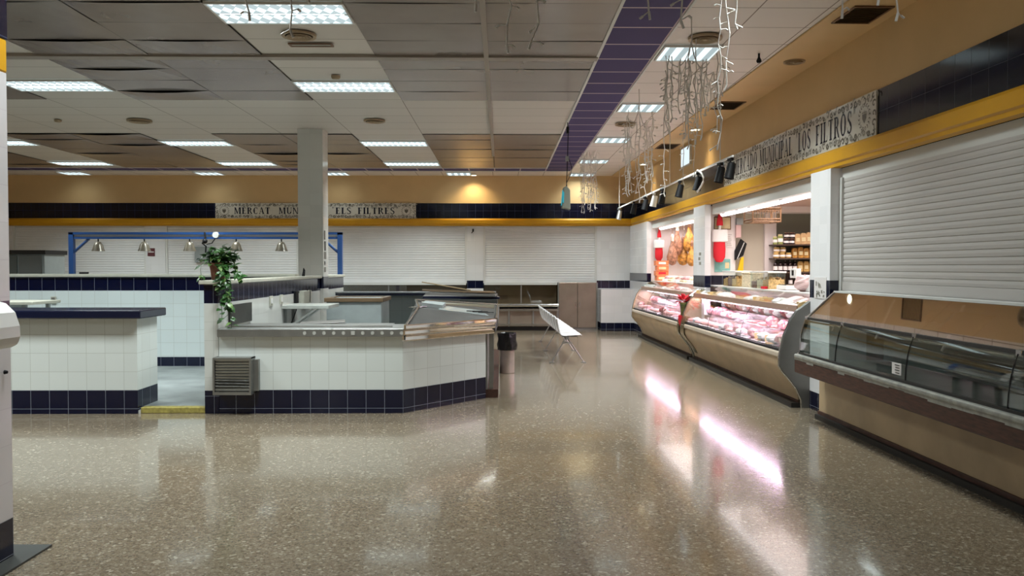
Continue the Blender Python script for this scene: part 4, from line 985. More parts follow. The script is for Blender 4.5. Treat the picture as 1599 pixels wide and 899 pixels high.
def GL(ch):
    if ch == 'I': return 0.36, stem(0.08)
    if ch == 'L': return 0.68, stem(0.08) + R4(0.28, 0, 0.66, SF) + [[(0.60, 0), (0.66, 0), (0.66, 0.3), (0.62, 0.3)]]
    if ch == 'F': return 0.66, stem(0.08) + R4(0.28, 1 - SF, 0.64, 1) + R4(0.28, 0.48, 0.50, 0.54) + [[(0.58, 1), (0.64, 1), (0.64, 0.72), (0.61, 0.72)]] + R4(0.46, 0.4, 0.5, 0.62)
    if ch == 'E': return 0.72, stem(0.08) + R4(0.28, 1 - SF, 0.66, 1) + R4(0.28, 0.48, 0.50, 0.54) + R4(0.28, 0, 0.68, SF) + [[(0.60, 1), (0.66, 1), (0.66, 0.74), (0.63, 0.74)], [(0.62, 0), (0.68, 0), (0.68, 0.28), (0.65, 0.28)]] + R4(0.46, 0.4, 0.5, 0.62)
    if ch == 'T': return 0.78, stem(0.29, top=False) + R4(0.03, 1 - SF, 0.75, 1) + [[(0.03, 1), (0.09, 1), (0.06, 0.72), (0.03, 0.72)], [(0.69, 1), (0.75, 1), (0.75, 0.72), (0.72, 0.72)]]
    if ch == 'M': return 1.12, stem(0.08, TN) + stem(0.82, TH) + [[(0.06, 1), (0.28, 1), (0.58, 0.12), (0.46, 0.02)], [(0.46, 0.02), (0.54, 0.02), (0.86, 1), (0.78, 1)]]
    if ch == 'N': return 0.92, stem(0.08, TN) + stem(0.76, TN) + [[(0.06, 1), (0.26, 1), (0.83, 0), (0.68, 0)]]
    if ch == 'R': return 0.86, stem(0.08) + arcp(0.42, 0.74, 0.30, 0.26, -90, 90) + R4(0.28, 1 - SF, 0.42, 1) + R4(0.28, 0.48, 0.44, 0.54) + [[(0.38, 0.5), (0.56, 0.5), (0.86, 0), (0.66, 0)]]
    if ch == 'P': return 0.76, stem(0.08) + arcp(0.42, 0.72, 0.30, 0.28, -90, 90) + R4(0.28, 1 - SF, 0.42, 1) + R4(0.28, 0.44, 0.44, 0.5)
    if ch == 'D': return 0.86, stem(0.08) + arcp(0.38, 0.5, 0.44, 0.5, -90, 90) + R4(0.28, 1 - SF, 0.4, 1) + R4(0.28, 0, 0.4, SF)
    if ch == 'C': return 0.82, arcp(0.44, 0.5, 0.40, 0.52, 50, 310, 22) + R4(0.68, 0.68, 0.74, 0.98) + R4(0.70, 0.04, 0.74, 0.3)
    if ch == 'O': return 0.90, arcp(0.44, 0.5, 0.42, 0.52, 0, 360, 28)
    if ch == 'U': return 0.88, R4(0.08, 0.3, 0.28, 1) + R4(0.01, 1 - SF, 0.35, 1) + R4(0.74, 0.3, 0.80, 1) + R4(0.67, 1 - SF, 0.87, 1) + arcp(0.44, 0.34, 0.36, 0.36, 180, 360, 14)
    if ch == 'A': return 0.88, [[(0.36, 1), (0.52, 1), (0.84, 0), (0.62, 0)], [(0.36, 1), (0.44, 1), (0.14, 0), (0.07, 0)]] + R4(0.22, 0.3, 0.66, 0.36) + R4(0.0, 0, 0.24, SF) + R4(0.55, 0, 0.9, SF)
    if ch == 'S': return 0.70, arcp(0.34, 0.75, 0.29, 0.27, 30, 235, 12, 0.16) + arcp(0.34, 0.27, 0.31, 0.29, -150, 75, 12, 0.16) + [[(0.10, 0.66), (0.24, 0.70), (0.62, 0.36), (0.48, 0.28)]] + R4(0.54, 0.7, 0.58, 0.98) + R4(0.04, 0.02, 0.08, 0.3)
    if ch == '"': return 0.40, [[(0.06, 1.12), (0.16, 1.12), (0.12, 0.78), (0.10, 0.78)], [(0.22, 1.12), (0.32, 1.12), (0.28, 0.78), (0.26, 0.78)]]
    return 0.4, []
def word(mb, txt, u0, u1, v0, h, mp, gap=0.14):
    tot = sum(GL(c)[0] for c in txt) + gap * (len(txt) - 1); k = (u1 - u0) / tot; x = u0
    for c in txt:
        w_, polys = GL(c)
        for p in polys: mb.add([mp(x + a * k, v0 + b * h) for a, b in p], [tuple(range(len(p)))])
        x += (w_ + gap) * k
def curl(mb, cx, cy, r, turns, a0, mp, t0=0.018, flip=1):
    pts = []; n = 16
    for i in range(n + 1):
        u = i / n; a = a0 + flip * turns * 2 * PI * u; rr = r * (1 - 0.85 * u)
        pts.append((cx + rr * math.cos(a), cy + rr * math.sin(a), t0 * (1 - 0.6 * abs(u - 0.3))))
    for i in range(n):
        p, q = pts[i], pts[i + 1]; d = Vector((q[0] - p[0], q[1] - p[1])); L2 = max(d.length, 1e-6); nn = Vector((-d.y, d.x)) / L2
        mb.add([mp(p[0] + nn.x * p[2] / 2, p[1] + nn.y * p[2] / 2), mp(q[0] + nn.x * q[2] / 2, q[1] + nn.y * q[2] / 2), mp(q[0] - nn.x * q[2] / 2, q[1] - nn.y * q[2] / 2), mp(p[0] - nn.x * p[2] / 2, p[1] - nn.y * p[2] / 2)], [(0, 1, 2, 3)])
def crest(mb, cx, cy, s, mp):
    for a0 in range(0, 360, 20):                                # oval ring of strokes
        curl(mb, cx + math.cos(math.radians(a0)) * s * 1.25, cy + math.sin(math.radians(a0)) * s * 1.3, s * 0.28, 0.6, math.radians(a0), mp, 0.012)
    mb.add([mp(cx - s * .55, cy + s * .35), mp(cx + s * .55, cy + s * .35), mp(cx + s * .5, cy - s * .2), mp(cx, cy - s * .75), mp(cx - s * .5, cy - s * .2)], [(0, 1, 2, 3, 4)])
    for i in range(5):
        xx = cx + (i - 2) * s * .26
        mb.add([mp(xx - s * .1, cy + s * .42), mp(xx + s * .1, cy + s * .42), mp(xx, cy + s * (.85 - .1 * abs(i - 2)))], [(0, 1, 2)])
def sign(label, u0, u1, v0, v1, mp, words, frame, org, hv, seed):
    t = thing('tiled_sign', label, 'sign', org, frame)
    mb = MB(); a, b = mp(u0, v0, 0.0), mp(u1, v1, 0.014)
    mb.box(min(a[0], b[0]), min(a[1], b[1]), v0, max(a[0], b[0]), max(a[1], b[1]), v1)
    mb.build('tile_panel', 'signtile', t)
    f = lambda u, v: mp(u, v, 0.016)
    for (w_, a_, b_) in words:
        tx = MB(); word(tx, w_, a_, b_, hv[0], hv[1], f); tx.build('lettering', 'ink', t)
    rr = random.Random(seed); o1, o2 = MB(), MB()
    W_ = u1 - u0; n = int(W_ / 0.095)
    for row in (0, 1):
        for i in range(n):
            u = u0 + 0.05 + (W_ - 0.1) * i / (n - 1); v = (v0 + 0.05) if row == 0 else (v1 - 0.05)
            mbx = o1 if rr.random() < 0.6 else o2
            curl(mbx, u, v + rr.uniform(-0.012, 0.012), rr.uniform(0.030, 0.045), rr.uniform(0.8, 1.4), rr.uniform(0, 2 * PI), f, rr.uniform(0.016, 0.028), rr.choice((1, -1)))
            curl(o2, u + 0.05, v + rr.uniform(-0.02, 0.02), 0.05, 0.35, rr.uniform(0, 2 * PI), f, 0.02)
    for uu in (u0 + 0.04, u1 - 0.04):
        for q in range(3): curl(o1, uu, v0 + 0.12 + q * (v1 - v0 - 0.24) / 2, 0.04, 0.9, rr.uniform(0, 6), f, 0.018)
    o1.build('scroll_border', 'ink_brown', t); o2.build('scroll_border_fine', 'ink_soft', t)
    m = (v0 + v1) / 2
    for cu in (u0 + 0.22, u1 - 0.24):
        c = MB(); crest(c, cu, m, 0.085, f); c.build('crest', 'ink_brown', t)
pxu = lambda px: (px - 783) / F * 20.8
mpL = lambda u, v, d=0.016: (u, YB - 0.012 - d, v)
sign('painted tile sign reading MERCAT MUNICIPAL ELS FILTRES on the back wall', pxu(340), pxu(650), 2.81, 3.20, mpL,
     [('MERCAT', pxu(369), pxu(424)), ('MUNICIPAL', pxu(438), pxu(512)), ('"ELS', pxu(520), pxu(550)), ('FILTRES"', pxu(560), pxu(623))], 'W', (pxu(495), YB - 0.02, 2.81), (2.925, 0.165), 5)
yy_ = lambda px: XR * F / (px - 763)
mpR = lambda u, v, d=0.016: (XR - 0.012 - d, 12.68 - u, v)
U = lambda px: 12.68 - yy_(px)
sign('painted tile sign reading MERCADO MUNICIPAL LOS FILTROS above the deli', 0.0, 5.0, 2.835, 3.26, mpR,
     [('MERCADO', U(1150), U(1187.5)), ('MUNICIPAL', U(1192), U(1243)), ('"LOS', U(1249), U(1273)), ('FILTROS"', U(1281), U(1345))], 'R', (XR - 0.02, 10.18, 2.83), (2.94, 0.225), 9)

# ================================================================== DELI SHOP SHELL (right frame)
struct(MB().box(3.70, 14.0, 0, 6.9, 14.12, 2.62), 'wall_shop', 'cream_wall', frame='R')
struct(MB().box(3.70, 13.86, 0, 4.22, 14.0, 2.62), 'wall_shop.001', 'shop_tile', frame='R')
struct(MB().box(3.70, 18.5, 0, 6.9, 18.6, 2.62), 'wall_shop.002', 'shop_white', frame='R')
struct(MB().box(6.8, 0.3, 0, 6.9, 18.6, 2.62), 'wall_shop.003', 'cream_wall', frame='R')
struct(MB().box(4.0, 8.72, 0, 6.9, 8.84, 2.62), 'wall_shop.004', 'cream_wall', frame='R')
struct(MB().box(3.98, 8.8, 2.60, 6.9, 18.6, 2.66), 'ceiling.006', 'pink_ceiling', frame='R')
struct(MB().box(3.98, 0.3, 2.60, 6.9, 8.72, 2.66), 'ceiling.007', 'interior_dark', frame='R')
struct(MB().box(4.95, 13.985, 1.2, 6.8, 14.0, 2.5), 'wall_shop.005', 'olive_wall', frame='R')
struct(MB().box(4.75, 13.93, 1.2, 4.95, 14.0, 2.5), 'trim_11', 'shop_white', frame='R')
struct(MB().box(4.22, 13.6, 2.50, 6.8, 14.0, 2.60), 'trim_12', 'shop_white', frame='R')
struct(MB().box(4.0, 0.3, 0, 4.02, 0.4, 2.5).box(4.0, 0.2, 0, 6.9, 0.3, 2.62), 'wall_shop.006', 'cream_wall', frame='R')

# tubes behind the openings
def tube_light(y0, y1, label, n):
    t = thing('fluorescent_tube', label, 'tube light', (3.88, (y0 + y1) / 2, 2.5), 'R')
    MB().box(3.86, y0, 2.50, 3.93, y1, 2.56).build('housing', 'white_trim', t)
    L3 = (y1 - y0) / n
    for i in range(n):
        MB().tube([(3.87, y0 + i * L3 + 0.03, 2.455), (3.87, y0 + (i + 1) * L3 - 0.03, 2.455)], 0.042, 10).build('tube', 'tube_white', t)
        MB().box(3.85, y0 + i * L3 - 0.015, 2.42, 3.89, y0 + i * L3 + 0.015, 2.50).build('clip', 'dull_steel', t)
    area('lamp', (4.15, (y0 + y1) / 2, 2.44), 0.70, y1 - y0, 22, (1.0, 0.86, 0.82), rot=(0, 0, 0), parent=t)
    area('lamp', (5.2, (y0 + y1) / 2, 2.55), 2.2, y1 - y0, 165, (1.0, 0.90, 0.86), rot=(0, 0, 0), spread=130, parent=t)  # fill light without a fixture, added to brighten the shop interior
tube_light(9.45, 13.45, 'bright fluorescent tubes over the nearer deli opening', 3)
tube_light(14.5, 18.3, 'bright fluorescent tubes over the farther deli opening', 3)
for y_, lab in ((10.6, 'nearest'), (11.9, 'second'), (12.5, 'third'), (13.2, 'fourth'), (16.0, 'farthest')):
    t = thing('recessed_spot', f'{lab} small spot light set under the shutter housing of the deli', 'spot light', (3.82, y_, 2.45), 'R')
    MB().lathe([(0.0001, 2.452), (0.03, 2.452), (0.03, 2.458), (0.0001, 2.458)], (3.84, y_, 0), 14).build('bulb', 'bulb_spot', t)
    MB().lathe([(0.03, 2.46), (0.042, 2.45), (0.045, 2.46)], (3.84, y_, 0), 14).build('rim', 'chrome', t)

# ================================================================== DELI CASES (right frame)
def s_profile(g=0.0):
    return [(3.52, 0.0), (3.513, 0.093), (3.463, 0.208), (3.378, 0.321), (3.293, 0.415), (3.262, 0.47), (3.262, 0.56), (3.275, 0.66), (3.31, 0.82), (3.37, 0.97), (3.45, 1.09), (3.60, 1.20), (3.72, 1.27)]
def deli_case(y0, y1, label, endmat_far, endmat_near, near_brass=0):
    t = thing('deli_case', label, 'display case', (3.6, (y0 + y1) / 2, 0), 'R')
    e = 0.05
    for (a, b, mt) in ((y0, y0 + e, endmat_near), (y1 - e, y1, endmat_far)):
        MB().prism(s_profile() + [(4.08, 1.27), (4.08, 0.0)], 'y', a, b).build('end_panel', mt, t)
        MB().tube([(p[0] - 0.004, (a + b) / 2, p[1]) for p in s_profile()[:-1]], 0.012, 6).build('end_trim', 'steel', t)
    a, b = y0 + e, y1 - e
    MB().box(3.40, y0 + 0.02, 0.0, 3.60, y1 - 0.02, 0.055).build('kick_board', 'kick', t)
    MB().sheet([(3.502, 0.06), (3.495, 0.16), (3.45, 0.25), (3.38, 0.34), (3.31, 0.42), (3.285, 0.48), (3.285, 0.57)], 'y', a, b, 0.012).build('front_panel', 'beige_panel', t, smooth=True)
    MB().box(3.485, a, 0.055, 3.505, b, 0.085).build('lower_rail', 'brown_wood', t)
    MB().prism([(3.262, 0.565), (3.255, 0.58), (3.255, 0.615), (3.265, 0.63), (3.30, 0.63), (3.30, 0.565)], 'y', a, b).build('bumper', 'cream_bumper', t, bevel=0.004)
    MB().box(3.285, a, 0.63, 3.31, b, 0.655).build('glass_channel', 'black', t)
    MB().sheet([(3.297, 0.655), (3.318, 0.78), (3.355, 0.90), (3.405, 1.0), (3.462, 1.085)], 'y', a, b, 0.006).build('front_glass', 'glass', t, smooth=True)
    MB().box(3.46, a, 1.07, 3.475, b, 1.145).build('shelf_edge', 'brown_strip', t)
    MB().box(3.475, a, 1.09, 3.84, b, 1.10).build('top_shelf', 'glass', t)
    MB().sheet([(3.468, 1.147), (3.55, 1.20), (3.72, 1.268)], 'y', a, b, 0.006).build('top_glass', 'glass', t, smooth=True)
    MB().box(3.72, a, 1.262, 4.12, b, 1.28).build('worktop', 'white_plastic', t)
    MB().box(3.31, a, 0.64, 3.60, b, 0.67).box(3.60, a, 0.67, 3.82, b, 0.79).box(3.82, a, 0.67, 4.05, b, 0.91).build('stepped_deck', 'steel', t)
    MB().box(4.03, a, 0.91, 4.06, b, 1.26).build('rear_panel', 'white_plastic', t)
    MB().box(3.56, a, 0.06, 4.06, b, 0.64).build('body', 'white_plastic', t)
    MB().tube([(3.60, a + 0.05, 1.05), (3.60, b - 0.05, 1.05)], 0.012, 8).build('pink_tube', 'tube_pink', t)
    area('lamp', (3.60, (a + b) / 2, 1.035), 0.11, b - a - 0.1, 40, PINK, rot=(0, math.radians(14), 0), parent=t)
    if near_brass:
        fa_, fb_ = (y1 - 0.26, y1) if near_brass > 0 else (y0, y0 + 0.14)
        MB().sheet([(3.512, 0.05), (3.508, 0.10), (3.457, 0.208), (3.372, 0.321), (3.287, 0.415), (3.254, 0.47), (3.252, 0.56), (3.266, 0.66), (3.29, 0.76)], 'y', fa_, fb_, 0.004).build('end_fascia', 'end_brass', t, smooth=True)
    for yy in (y0 + (y1 - y0) / 3, y0 + 2 * (y1 - y0) / 3):
        MB().tube([(3.292, yy, 0.66), (3.313, yy, 0.78), (3.35, yy, 0.90), (3.40, yy, 1.0), (3.455, yy, 1.08)], 0.0035, 5).build('glass_joint', 'black', t)
    return t
M['end_brass'] = pm('olive_end_metal', (0.33, 0.26, 0.14), 0.22, 0.8)
deli_case(9.03, 13.76, 'nearer lit deli case full of meat and cheese with brown shelf edge', 'end_brass', 'case_grey', 1)
deli_case(13.86, 18.5, 'farther lit deli case full of packed meat, beside the white corner wall', 'beige_panel', 'end_brass', -1)

# goods: one of each kind, then copies
rg = random.Random(21)
def proto(name, label, cat, parts, group):
    t = thing(name, label, cat, (0, 0, 0), 'W', group)
    for nm, mb, mt, sm in parts: mb.build(nm, mt, t, smooth=sm)
    return t
def ham_lump(mt, n, lab, grp, seed):
    b_ = MB().ball((0, 0, 0.06), (0.085, 0.075, 0.062), 8, noise=0.22, seed=seed); c_ = MB().ball((0.0, -0.055, 0.06), (0.05, 0.02, 0.045), 7, noise=0.15, seed=seed + 1)
    return proto(n, lab, 'meat', [('flesh', b_, mt, True), ('cut_face', c_, 'ham_white', True)], grp)
G1, G2 = 'goods in the nearer deli case', 'goods in the farther deli case'
def protos(tagname, grp):
    P = {}
    P['lump'] = ham_lump('meat', 'meat_joint', f'lump of pink meat behind the glass of the {tagname} deli case', grp + ', pink meat', 3)
    P['dark'] = ham_lump('meat_dark', 'cured_meat', f'dark red piece of cured meat in the {tagname} deli case', grp + ', dark meat', 7)
    s = MB()
    for k in range(3): s.tube([(-0.09, -0.05 + 0.05 * k, 0.025), (-0.07, -0.05 + 0.05 * k, 0.025), (0.0, -0.05 + 0.05 * k + 0.01, 0.027), (0.07, -0.05 + 0.05 * k, 0.025), (0.09, -0.05 + 0.05 * k, 0.025)], [0.008, 0.02, 0.024, 0.02, 0.008], 8)
    P['saus'] = proto('sausages', f'row of pale sausages in the {tagname} deli case', 'sausages', [('links', s, 'sausage', True), ('tray', MB().box(-0.11, -0.09, 0, 0.11, 0.09, 0.006), 'white_plastic', False)], grp + ', sausages')
    c = MB().prism([(-0.09, -0.06), (0.09, -0.08), (0.09, 0.08)], 'z', 0.004, 0.08)
    P['cheese'] = proto('cheese_wedge', f'yellow wedge of cheese in the {tagname} deli case', 'cheese', [('paste', c, 'cheese', False), ('rind', MB().box(0.09, -0.08, 0.0, 0.098, 0.08, 0.084), 'rind', False)], grp + ', cheese')
    P['pack'] = proto('wrapped_packet', f'white wrapped packet in the {tagname} deli case', 'packet', [('wrap', MB().ball((0, 0, 0.045), (0.10, 0.08, 0.045), 7, noise=0.25, seed=5), 'paper', False), ('price_label', MB().box(-0.03, -0.085, 0.04, 0.03, -0.08, 0.07), 'white_trim', False)], grp + ', packets')
    m_ = MB()
    for k in range(6): m_.obox((-0.06 + 0.024 * k, 0, 0.026), (0.03, 0.11, 0.006), (0, -0.5, 0))
    P['slice'] = proto('sliced_meat_tray', f'white tray of sliced meat in the {tagname} deli case', 'tray', [('tray', MB().box(-0.1, -0.075, 0, 0.1, 0.075, 0.012), 'white_plastic', False), ('slices', m_, 'meat', False)], grp + ', trays')
    P['salami'] = proto('salami', f'mottled salami in the {tagname} deli case', 'salami', [('skin', MB().tube([(-0.12, 0, 0.035), (-0.10, 0, 0.035), (0.10, 0, 0.035), (0.12, 0, 0.035)], [0.012, 0.034, 0.034, 0.012], 10), 'sausage', True), ('string', MB().tube([(0.12, 0, 0.035), (0.14, 0.01, 0.03), (0.15, 0.0, 0.02)], 0.003, 5), 'paper', False)], grp + ', salami')
    return P
used = set()
def put(p, loc, rz, scale=None, frame='R'):
    if id(p) not in used: used.add(id(p)); return move(p, loc, rz, frame, scale)
    return dup(p, loc, rz, frame=frame, scale=scale)
PN, PF_ = protos('nearer', G1), protos('farther', G2)
def fill(P, ya, yb, plan):
    for (x_, z_, step, kinds) in plan:
        y = ya
        i = 0
        while y < yb:
            k = kinds(y) if callable(kinds) else kinds[(i * 7 + int(y * 3)) % len(kinds)]
            s = rg.uniform(0.9, 1.25)
            put(P[k], (x_ + rg.uniform(-0.015, 0.015), y + rg.uniform(-0.01, 0.01), z_), rg.uniform(-0.3, 0.3) + (PI / 2 if rg.random() < 0.5 and k in ('slice', 'pack') else 0), (s * 0.9, s * 0.9, s))
            y += step; i += 1
def nk(y):
    if y < 10.3: return rg.choice(['cheese', 'cheese', 'pack', 'lump'])
    if y < 12.2: return rg.choice(['pack', 'slice', 'saus', 'lump'])
    return rg.choice(['lump', 'saus', 'slice', 'pack', 'dark'])
fill(PN, 9.22, 13.65, [(3.43, 0.672, 0.215, nk), (3.71, 0.792, 0.225, ['lump', 'saus', 'pack', 'lump', 'slice']), (3.93, 0.912, 0.235, ['lump', 'pack', 'pack', 'dark', 'lump']), (3.58, 1.102, 0.21, ['pack', 'cheese', 'pack', 'cheese', 'pack', 'slice'])])
fill(PF_, 14.05, 18.4, [(3.43, 0.672, 0.225, ['salami', 'slice', 'saus', 'dark']), (3.71, 0.792, 0.235, ['lump', 'dark', 'pack', 'saus']), (3.93, 0.912, 0.245, ['lump', 'pack', 'dark', 'pack']), (3.60, 1.102, 0.25, ['slice', 'saus', 'pack'])])
# price tags standing in the nearer case
for i, y in enumerate((9.45, 9.85, 10.7, 11.3, 11.9, 12.6, 13.1)):
    t_ = thing('price_tag', 'white price tag standing among the goods of the nearer deli case', 'price tag', (3.53, y, 0.672), 'R', 'price tags in the nearer deli case')
    MB().obox((3.555, y, 0.74), (0.004, 0.07, 0.05), (0, -0.2, 0)).build('card', 'paper', t_)
    MB().box(3.55, y - 0.004, 0.672, 3.558, y + 0.004, 0.72).build('pin', 'chrome', t_)

# things standing on the deli worktop
def bin_(y0, y1, label, fills):
    t = thing('biscuit_bin', label, 'biscuit bin', (3.92, (y0 + y1) / 2, 1.282), 'R')
    x0, x1, z0, z1 = 3.80, 4.04, 1.282, 1.50
    g = MB(); k = 0.005
    g.box(x0, y0, z0, x0 + k, y1, z1).box(x1 - k, y0, z0, x1, y1, z1).box(x0, y0, z0, x1, y0 + k, z1).box(x0, y1 - k, z0, x1, y1, z1)
    g.build('clear_walls', 'jarglass', t)
    MB().box(x0 - 0.01, y0 - 0.01, z1, x1 + 0.01, y1 + 0.01, z1 + 0.022).build('lid', 'white_plastic', t, bevel=0.004)
    n = len(fills); w_ = (y1 - y0 - 0.02) / n
    for i, (mt, hh) in enumerate(fills):
        a = y0 + 0.01 + i * w_
        f = MB(); r2 = random.Random(i + int(y0 * 10))
        for q in range(26): f.ball((r2.uniform(x0 + 0.03, x1 - 0.03), r2.uniform(a + 0.02, a + w_ - 0.02), r2.uniform(z0 + 0.022, z0 + hh)), (0.026, 0.03, 0.02), 5, noise=0.2, seed=q)
        f.box(x0 + 0.012, a + 0.003, z0 + 0.001, x1 - 0.012, a + w_ - 0.003, z0 + hh * 0.8)
        o = f.build('contents', mt, t); o['kind'] = 'stuff'
bin_(12.45, 13.15, 'clear lidded bin of pale and dark biscuits, the farther of two', [('biscuit', 0.15), ('sweets', 0.16), ('biscuit', 0.14)])
bin_(11.0, 11.75, 'clear lidded bin of golden biscuits on the deli worktop, nearer of two', [('biscuit', 0.16), ('pale_food', 0.15), ('sweets', 0.12)])
single(MB().box(3.86, 11.85, 1.282, 4.02, 12.35, 1.48).box(3.85, 11.84, 1.48, 4.03, 12.36, 1.50), 'pasta_box', 'pale_food', 'pale cream box between the two biscuit bins', 'box', (3.94, 12.1, 1.282), 'R', bevel=0.008)
t = thing('weighing_scale', 'white shop scale with display post beside the pink paper', 'scale', (4.0, 10.6, 1.282), 'R')
MB().box(3.84, 10.45, 1.285, 4.10, 10.80, 1.34).build('body', 'white_plastic', t, bevel=0.012); MB().box(3.86, 10.47, 1.345, 4.08, 10.78, 1.355).build('pan', 'chrome', t)
MB().box(4.04, 10.60, 1.34, 4.08, 10.64, 1.46).build('post', 'white_plastic', t); MB().box(4.0, 10.52, 1.44, 4.07, 10.74, 1.56).build('display', 'white_plastic', t, bevel=0.008)
MB().box(3.994, 10.60, 1.47, 4.0, 10.66, 1.54).build('screen', 'black', t)
def bagm(c, s, seed): return MB().ball((c[0], c[1], c[2] + s[2]), s, 9, noise=0.28, seed=seed)
single(bagm((3.90, 9.95, 1.282), (0.12, 0.24, 0.10), 4), 'paper_bag', 'pink_bag', 'crumpled pink paper heap lying next to the scale', 'paper', (3.90, 9.95, 1.282), 'R')
single(MB().prism([(9.52, 1.283), (9.85, 1.283), (9.72, 1.50), (9.64, 1.52)], 'x', 3.86, 4.05), 'paper_bag', 'paper', 'pale upright paper bag against the white pillar', 'paper bag', (3.95, 9.7, 1.283), 'R', bevel=0.012)
single(MB().obox((3.79, 11.1, 1.30), (0.08, 0.10, 0.035)), 'small_red_box', 'red', 'little red box in front of the nearer biscuit bin', 'box', (3.79, 11.1, 1.282), 'R', bevel=0.005)
single(MB().box(4.0, 12.55, 1.282, 4.1, 12.62, 1.30), 'serving_tongs', 'steel', 'steel tongs behind the farther biscuit bin', 'tongs', (4.05, 12.6, 1.282), 'R')
# on the farther case
for i, (y, z, l) in enumerate(((18.1, 1.282, 'lowest'), (18.1, 1.393, 'second'), (18.08, 1.504, 'third'), (18.1, 1.615, 'topmost'))):
    t = thing('orange_box', f'orange packaging box below the red stocking, {l} of its stack', 'box', (3.83, y, z), 'R')
    MB().box(3.72 - 0.02 * (i % 2), y - 0.14, z + 0.001, 3.98, y + 0.10, z + 0.109).build('carton', 'orange_pack', t, bevel=0.004)
    MB().box(3.76, y - 0.143, z + 0.03, 3.92, y - 0.14, z + 0.08).build('front_label', ['cream_pic', 'red', 'cream_pic', 'paper'][i], t)
for i, y in enumerate((17.6, 17.1, 16.6, 16.0, 15.4, 14.8)):
    t = thing('packed_tray', 'pale packed food tray on the worktop of the farther case', 'tray', (3.92, y, 1.282), 'R', 'trays on the farther worktop')
    MB().box(3.80, y - 0.17, 1.283, 4.05, y + 0.17, 1.33).build('tray', 'pale_food' if i % 2 else 'paper', t, bevel=0.01)
    MB().ball((3.92, y, 1.35), (0.11, 0.15, 0.05), 7, noise=0.25, seed=i).build('food', ['meat', 'pale_food', 'sausage'][i % 3], t)
# poinsettia between the cases
t = thing('poinsettia', 'red poinsettia in green holder fixed between the two deli cases', 'flower', (3.28, 13.80, 0.62), 'R')
MB().lathe([(0.035, 0.70), (0.045, 0.74), (0.06, 0.92), (0.07, 0.98), (0.06, 0.98), (0.05, 0.9)], (3.32, 13.81, 0), 14).build('holder', 'bottle_green', t, smooth=True)
MB().lathe([(0.01, 0.56), (0.04, 0.62), (0.052, 0.70), (0.048, 0.76), (0.03, 0.72)], (3.28, 13.81, 0), 12).build('red_wrap', 'red', t, smooth=True)
fl = MB(); r3 = random.Random(8)
for q in range(40):
    a = r3.uniform(0, 2 * PI); el = r3.uniform(-0.2, 1.0); d = Vector((math.cos(a) * math.cos(el), math.sin(a) * math.cos(el), math.sin(el)))
    leaf(fl, Vector((3.32, 13.81, 1.0)) + d * 0.04, d, Vector((0, 0, 1)) + d * 0.2, 0.14, 0.06, 0)
fl.build('bracts', 'red', t)
gl = MB()
for q in range(12):
    a = q * PI / 6; d = Vector((math.cos(a), math.sin(a), -0.3)); leaf(gl, Vector((3.32, 13.81, 0.97)), d, Vector((0, 0, 1)), 0.11, 0.05, 0)
gl.build('leaves', 'leaf', t)

# stockings, pictures
def stocking(x, y, z, s, label):
    t = thing('santa_stocking', label, 'christmas decoration', (x, y, z), 'R')
    MB().lathe([(0.0001, -0.0), (0.05 * s, 0.01), (0.09 * s, 0.08 * s), (0.095 * s, 0.20 * s), (0.085 * s, 0.33 * s), (0.07 * s, 0.36 * s)], (x, y, z), 16, sy=0.35).build('pouch', 'red', t, smooth=True)
    MB().box(x - 0.115 * s, y - 0.05, z + 0.31 * s, x + 0.12 * s, y + 0.03, z + 0.50 * s).build('fleece_band', 'fluff', t, bevel=0.02)
    MB().lathe([(0.05 * s, 0.56 * s), (0.045 * s, 0.64 * s), (0.02 * s, 0.74 * s), (0.005, 0.78 * s)], (x + 0.005, y, z), 12, sy=0.5).build('little_hat', 'red', t, smooth=True)
    MB().tube([(x, y, z + 0.5 * s), (x + 0.01, y, z + 0.58 * s)], 0.02 * s, 8).build('cord', 'fluff', t)
stocking(3.92, 13.78, 1.66, 1.12, 'large red and white stocking hanging beside the framed picture')
stocking(3.86, 18.42, 1.72, 0.95, 'red and white stocking hanging left of the hams')
t = thing('framed_picture', 'thin-framed cream picture behind the small red hat', 'picture', (4.0, 13.85, 2.2), 'R')
MB().box(3.845, 13.842, 2.22, 4.135, 13.858, 2.44).build('frame', 'wood_frame', t); MB().box(3.86, 13.838, 2.235, 4.12, 13.842, 2.425).build('print', 'cream_pic', t)
t = thing('poster', 'teal poster on the white shop wall below the stocking', 'poster', (4.0, 13.85, 1.5), 'R')
MB().box(3.86, 13.85, 1.50, 4.13, 13.858, 1.72).build('sheet', 'teal', t); MB().box(4.04, 13.846, 1.56, 4.11, 13.85, 1.66).build('picture_patch', 'cream_pic', t)
t = thing('price_list', 'white sheet of small printed lines beside the stocking', 'notice', (4.13, 13.85, 1.9), 'R')
MB().box(4.06, 13.852, 1.92, 4.18, 13.858, 2.18).build('sheet', 'paper', t)
ln = MB()
for i in range(7): ln.box(4.07, 13.849, 1.95 + i * 0.03, 4.15 - 0.01 * (i % 3), 13.852, 1.956 + i * 0.03)
ln.build('printed_lines', 'ink_soft', t)
single(MB().prism([(4.20, 1.70), (4.34, 1.78), (4.40, 1.98), (4.30, 2.06), (4.20, 1.86)], 'y', 13.80, 13.855).tube([(4.23, 13.79, 1.72), (4.35, 13.79, 2.0)], 0.008, 6, mi=1), 'black_bag', ['black', 'white_trim'], 'black bag with pale strap hanging at the wall corner of the deli', 'bag', (4.28, 13.83, 1.7), 'R', bevel=0.01)
single(MB().prism([(4.24, 1.50), (4.34, 1.50), (4.35, 1.76), (4.30, 1.74)], 'y', 13.80, 13.85), 'yellow_cloth', 'yellow_item', 'bright yellow cloth hanging below the black bag', 'cloth', (4.3, 13.8, 1.5), 'R', bevel=0.006)
